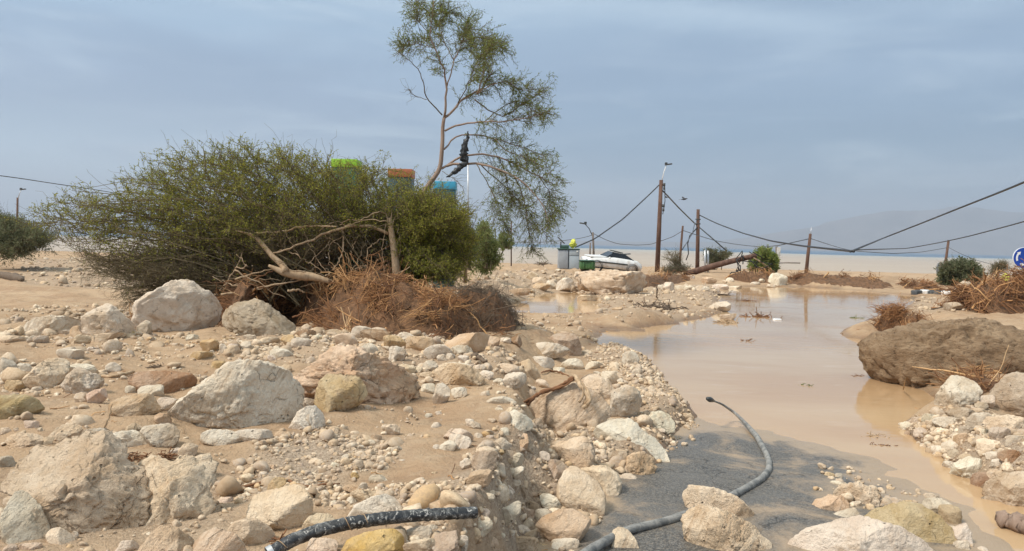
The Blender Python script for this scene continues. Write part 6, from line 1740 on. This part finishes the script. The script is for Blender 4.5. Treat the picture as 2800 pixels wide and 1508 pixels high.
wood('driftwood_log', 'rough driftwood chunk lying in the stream at the lower right', 'driftwood', 'H', [(1700, 1170), (1760, 1180), (1830, 1205), (1900, 1225), (2000, 1250)], .060, .075, m_limb, .04, [.05] * 5, jit=.010)
wood('driftwood_log', 'dark log lying on the sand at the left edge', 'log', 'A', [(-60, 25), (60, 45), (150, 62), (225, 80)], .16, .10, m_dead, .08)
wood('driftwood_log', 'broken dark branch stub between white stones in front of the tan boulder', 'branch', 'E', [(330, 430), (400, 465), (480, 500)], .03, .022, m_dead, .03)
wood('stick', 'stick lying against the flat rusty brown stone', 'stick', 'A', [(960, 1052), (1100, 1048), (1220, 1040), (1340, 1000)], .012, .016, m_peel, .03)
bkr = [r['o'] for r in ROCKS if r['label'] and 'draped with' in r['label']][0]
ykb = bkr.location[1]
for lab, pts, ys, ra, mt in [('greenish strip of twisted bark over the top of the bark-draped boulder', [(880, 885), (950, 815), (1060, 770), (1160, 745), (1260, 700), (1350, 655)], [-.12, -.10, -.08, -.06, -.06, -.10], .026, m_straw),
                             ('yellow strip of peeled bark hanging down the face of the bark-draped boulder', [(1340, 615), (1400, 650), (1450, 710), (1480, 770), (1480, 830), (1440, 880)], [-.08, -.16, -.26, -.31, -.34, -.36], .024, m_peel)]:
    P = resample(np.array([atdist(a, c, ykb + dy) for (a, c), dy in zip(zp('E', pts), ys)]), 22)
    o0 = P[0]
    mb = MB()
    for q_ in range(4):
        mb.tube(P + np.cumsum(RNG.normal(size=(22, 3)) * .0045, 0) + RNG.normal(size=3) * .012, ra * RNG.uniform(.35, .8) * (1 + .2 * RNG.normal(size=22)), 7)
    mb.build('bark_strip', mt, None, off=o0, label=lab, category='bark').location = o0
wood('root_strand', 'thin root strand arching behind the bark-draped boulder', 'root', 'E', [(1020, 600), (1100, 575), (1200, 590), (1300, 630)], .012, .012, m_straw, .02)
wood('stick', 'pale stick poking up above the massive rugged boulder', 'stick', 'B', [(910, 375), (950, 280), (1000, 170), (1045, 15)], .009, .006, m_peel, .0, [.62, .70, .78, .88], jit=.002)
wood('stick', 'thin twig standing in the mud left of the broad pale boulder foot', 'stick', 'B', [(1735, 385), (1720, 320), (1705, 240)], .004, .003, m_peel, .0, [.56, .62, .68], jit=.001)
wood('root_strand', 'long root lying along the foot of the gravel patch', 'root', 'D', [(60, 800), (200, 790), (330, 770), (430, 730), (520, 665), (640, 700), (760, 760), (900, 775), (1050, 770), (1180, 745)], .009, .007, m_straw, .012)
wood('stick', 'short stick on the asphalt beside the mud-coated tan slab', 'stick', 'F', [(1480, 1095), (1540, 1085), (1600, 1090)], .006, .006, m_peel, .02, [.06] * 3)
wood('stick', 'reed standing up in front of the muddy brown boulder', 'reed', 'H', [(1010, 185), (1018, 140), (1027, 95)], .009, .006, m_peel, .0, [.05, .22, .40], jit=.001)
wood('stick', 'thin branch reaching left from the root clump over the silt', 'branch', 'M', [(520, 1122), (560, 1105), (610, 1085), (650, 1065)], .012, .018, m_dead, .02)
wood('stick', 'bare twig standing in the silt right of the large cream far boulder', 'twig', 'L', [(290, 1260), (287, 1200), (292, 1150)], .022, .014, m_dead, .0, [.1, .55, .95], jit=.02)
wood('stick', 'orange stick among straw beside the grey-brown boulder at the right edge', 'stick', 'H', [(1560, 110), (1660, 130), (1770, 155)], .014, .010, m_peel, .0, [.42, .40, .38])
wood('branch', 'long dark branch lying in front of the big brown brush pile', 'branch', 'S', [(740, 1110), (900, 1085), (1100, 1055), (1350, 1040), (1800, 1045)], .05, .09, m_dead, .12)
wood('branch', 'thin branch lying on the sand left of the dark long branch', 'branch', 'S', [(130, 1225), (300, 1200), (480, 1180), (560, 1150)], .02, .025, m_dead, .03)
for (zn, x, y, ln, lab, mt, cat) in [('G', 765, 555, .22, 'little hump of mud and straw in the middle of the pond', m_straw, 'straw'), ('G', 1260, 940, .14, 'tuft of green weed floating in the middle of the pond', m_leaf4, 'weed'), ('G', 1710, 858, .16, 'brown twig scrap floating left of the muddy brown boulder', m_straw, 'straw'),
                                    ('G', 1703, 355, .25, 'tiny green sprig on the far water', m_leaf4, 'weed'), ('H', 780, 545, .16, 'pale straw scraps drifting below the boulder reflection', m_peel, 'straw'), ('H', 868, 612, .12, 'brown splinter drifting in the narrow stream', m_straw, 'splinter'),
                                    ('G', 765, 208, .35, 'brown tuft on the far shallow water', m_straw, 'straw'), ('G', 540, 158, .55, 'dark stick lying at the far left water edge', m_dead, 'stick'), ('G', 870, 345, .5, 'floating straw line right of the low white stone', m_straw, 'straw'), ('G', 575, 395, .4, 'yellow straw bank below the low white stone', m_peel, 'straw'),
                                    ('B', 1500, 520, .12, 'orange root fibres beside the banded white stone', m_straw, 'root fibres'), ('B', 1180, 520, .12, 'dry grass tuft under the banded white stone', m_straw, 'grass tuft'), ('B', 370, 1020, .10, 'orange root strip behind the upright grey stone', m_straw, 'root fibres'),
                                    ('D', 210, 800, .10, 'orange root chips beside the yellowish round stone', m_straw, 'root fibres'), ('D', 640, 1300, .10, 'brown straw under the mud-smeared cream stone', m_straw, 'straw'), ('A', 1560, 935, .12, 'dark root scrap behind the flat rusty brown stone', m_dead, 'root fibres'),
                                    ('L', 240, 1330, .6, 'dark tangle of twigs on the silt below the bare twig', m_dead, 'twigs'), ('L', 390, 1350, .6, 'brown tangle of twigs left of the low white stone', m_dead, 'twigs'), ('K', 790, 530, .9, 'brown branch heap left of the grey cabinet', m_dead, 'branches')]:
    (a, c), = zp(zn, [(x, y)])
    g = hit(a, c)
    n = 26
    rgx = np.random.default_rng(int(x + y))
    S = g + rgx.normal(size=(n, 3)) * [ln * .42, ln * .25, ln * .05] + [0, 0, ln * .07]
    D = unit(rgx.normal(size=(n, 3)) * [1, .6, .25])
    Q = S[:, None] + D[:, None] * (np.linspace(-.5, .5, 5)[:, None] * ln * rgx.uniform(.4, 1, (n, 1, 1))) + rgx.normal(size=(n, 5, 3)) * ln * .03
    v, f = batch_tubes(Q, np.full((n, 5), max(.0035, ln * .022)), 4)
    add('straw_tuft', mesh('straw_tuft', v - g, f, mt), None, g, label=lab, category=cat)
(a, c), = zp('G', [(1025, 371)])
g = hit(a, c)
o_ = MB().box((0, 0, .03), (.22, .12, .05), rz=.2, bevel=.02).build('plastic_scrap', m_sgw, None, label='small white plastic scrap on the far water', category='plastic scrap')
o_.location = g
(a, c), = zp('S', [(1440, 690)])
yy = 27.5
p0 = atdist(a, c, yy)
V, Fc = rock_shape([(.12 * math.cos(q), .16 * math.sin(q)) for q in np.linspace(0, 6.2, 20)], .15, 91, 4, 2.0, 6)
add('plastic_scrap', mesh('plastic_scrap', V, Fc, m_yel), None, p0, label='crumpled yellow plastic scrap on top of the big brown brush pile', category='plastic scrap')

n = 2600
x = RNG.uniform(-9, 8, n); y = RNG.uniform(3.2, 26, n)
ok = (sdf(x, y, LOW) < 0.02) & (n2d(x, y, 0.9, 3, 6.1) > -0.05)
x, y = x[ok], y[ok]
S = np.stack([x, y, surf(x, y) + .006], 1)
D = unit(RNG.normal(size=(len(S), 3)) * [1, 1, .18])
L = RNG.uniform(.02, .11, len(S)) * (1 + y * .05)
Q = S[:, None] + D[:, None] * (L[:, None] * np.linspace(-.5, .5, 5))[:, :, None] + RNG.normal(size=(len(S), 5, 3)) * (L * .05)[:, None, None]
v, f = batch_tubes(Q, np.repeat((RNG.uniform(.0012, .0035, len(S)) * (1 + y * .06))[:, None], 5, 1), 3)
add('plant_litter', mesh('plant_litter', v, f, m_straw, True, {'tone': np.repeat(RNG.uniform(0, .8, len(S)), 15)}), kind='stuff', label='scattered bits of straw, twig and root on the flood mud')

# ------------------------------------------------------------------ two small birds over the poles
m_bird = plain('dark feathers', (.035, .035, .04), 0.7, var=0.2, bump=0)
for px_, py_, lab, s_, rz in [(1871, 546, 'small dark bird flying between the two tallest poles', 1.0, .2), (1822, 541, 'tiny bird beside the top of the tallest pole', .55, 2.6)]:
    y_ = 52.0
    p0 = atdist(px_, py_, y_)
    bm = bmesh.new()
    path = [(-.19, 0, .015, .006), (-.15, 0, .012, .022), (-.05, 0, 0, .034), (.05, 0, .004, .032), (.10, 0, .022, .024), (.14, 0, .030, .022), (.17, 0, .028, .010), (.20, 0, .024, .003)]
    P = np.array([q[:3] for q in path]); r_ = np.array([q[3] for q in path])
    mb = MB().tube(P, r_, 10)
    for sgn in (-1, 1):
        wv = [(.07, sgn * .02, .01), (.06, sgn * .12, .07), (.02, sgn * .24, .11), (-.05, sgn * .23, .10), (-.05, sgn * .12, .06), (-.05, sgn * .02, .01)]
        wv2 = [(a, b_, c - .008) for a, b_, c in wv]
        mb.put(wv + wv2, np.array([[0, 1, 4, 5], [1, 2, 3, 4], [11, 10, 7, 6], [10, 9, 8, 7]]))
    mb.put([(-.16, -.015, .014), (-.16, .015, .014), (-.30, .05, .02), (-.30, -.05, .02)], np.array([[0, 1, 2, 3]]))
    bm.free()
    o_ = mb.build('bird', m_bird, None, label=lab, category='bird')
    o_.location = p0; o_.rotation_euler = (.2, -.1, rz); o_.scale = (s_ * 1.3,) * 3
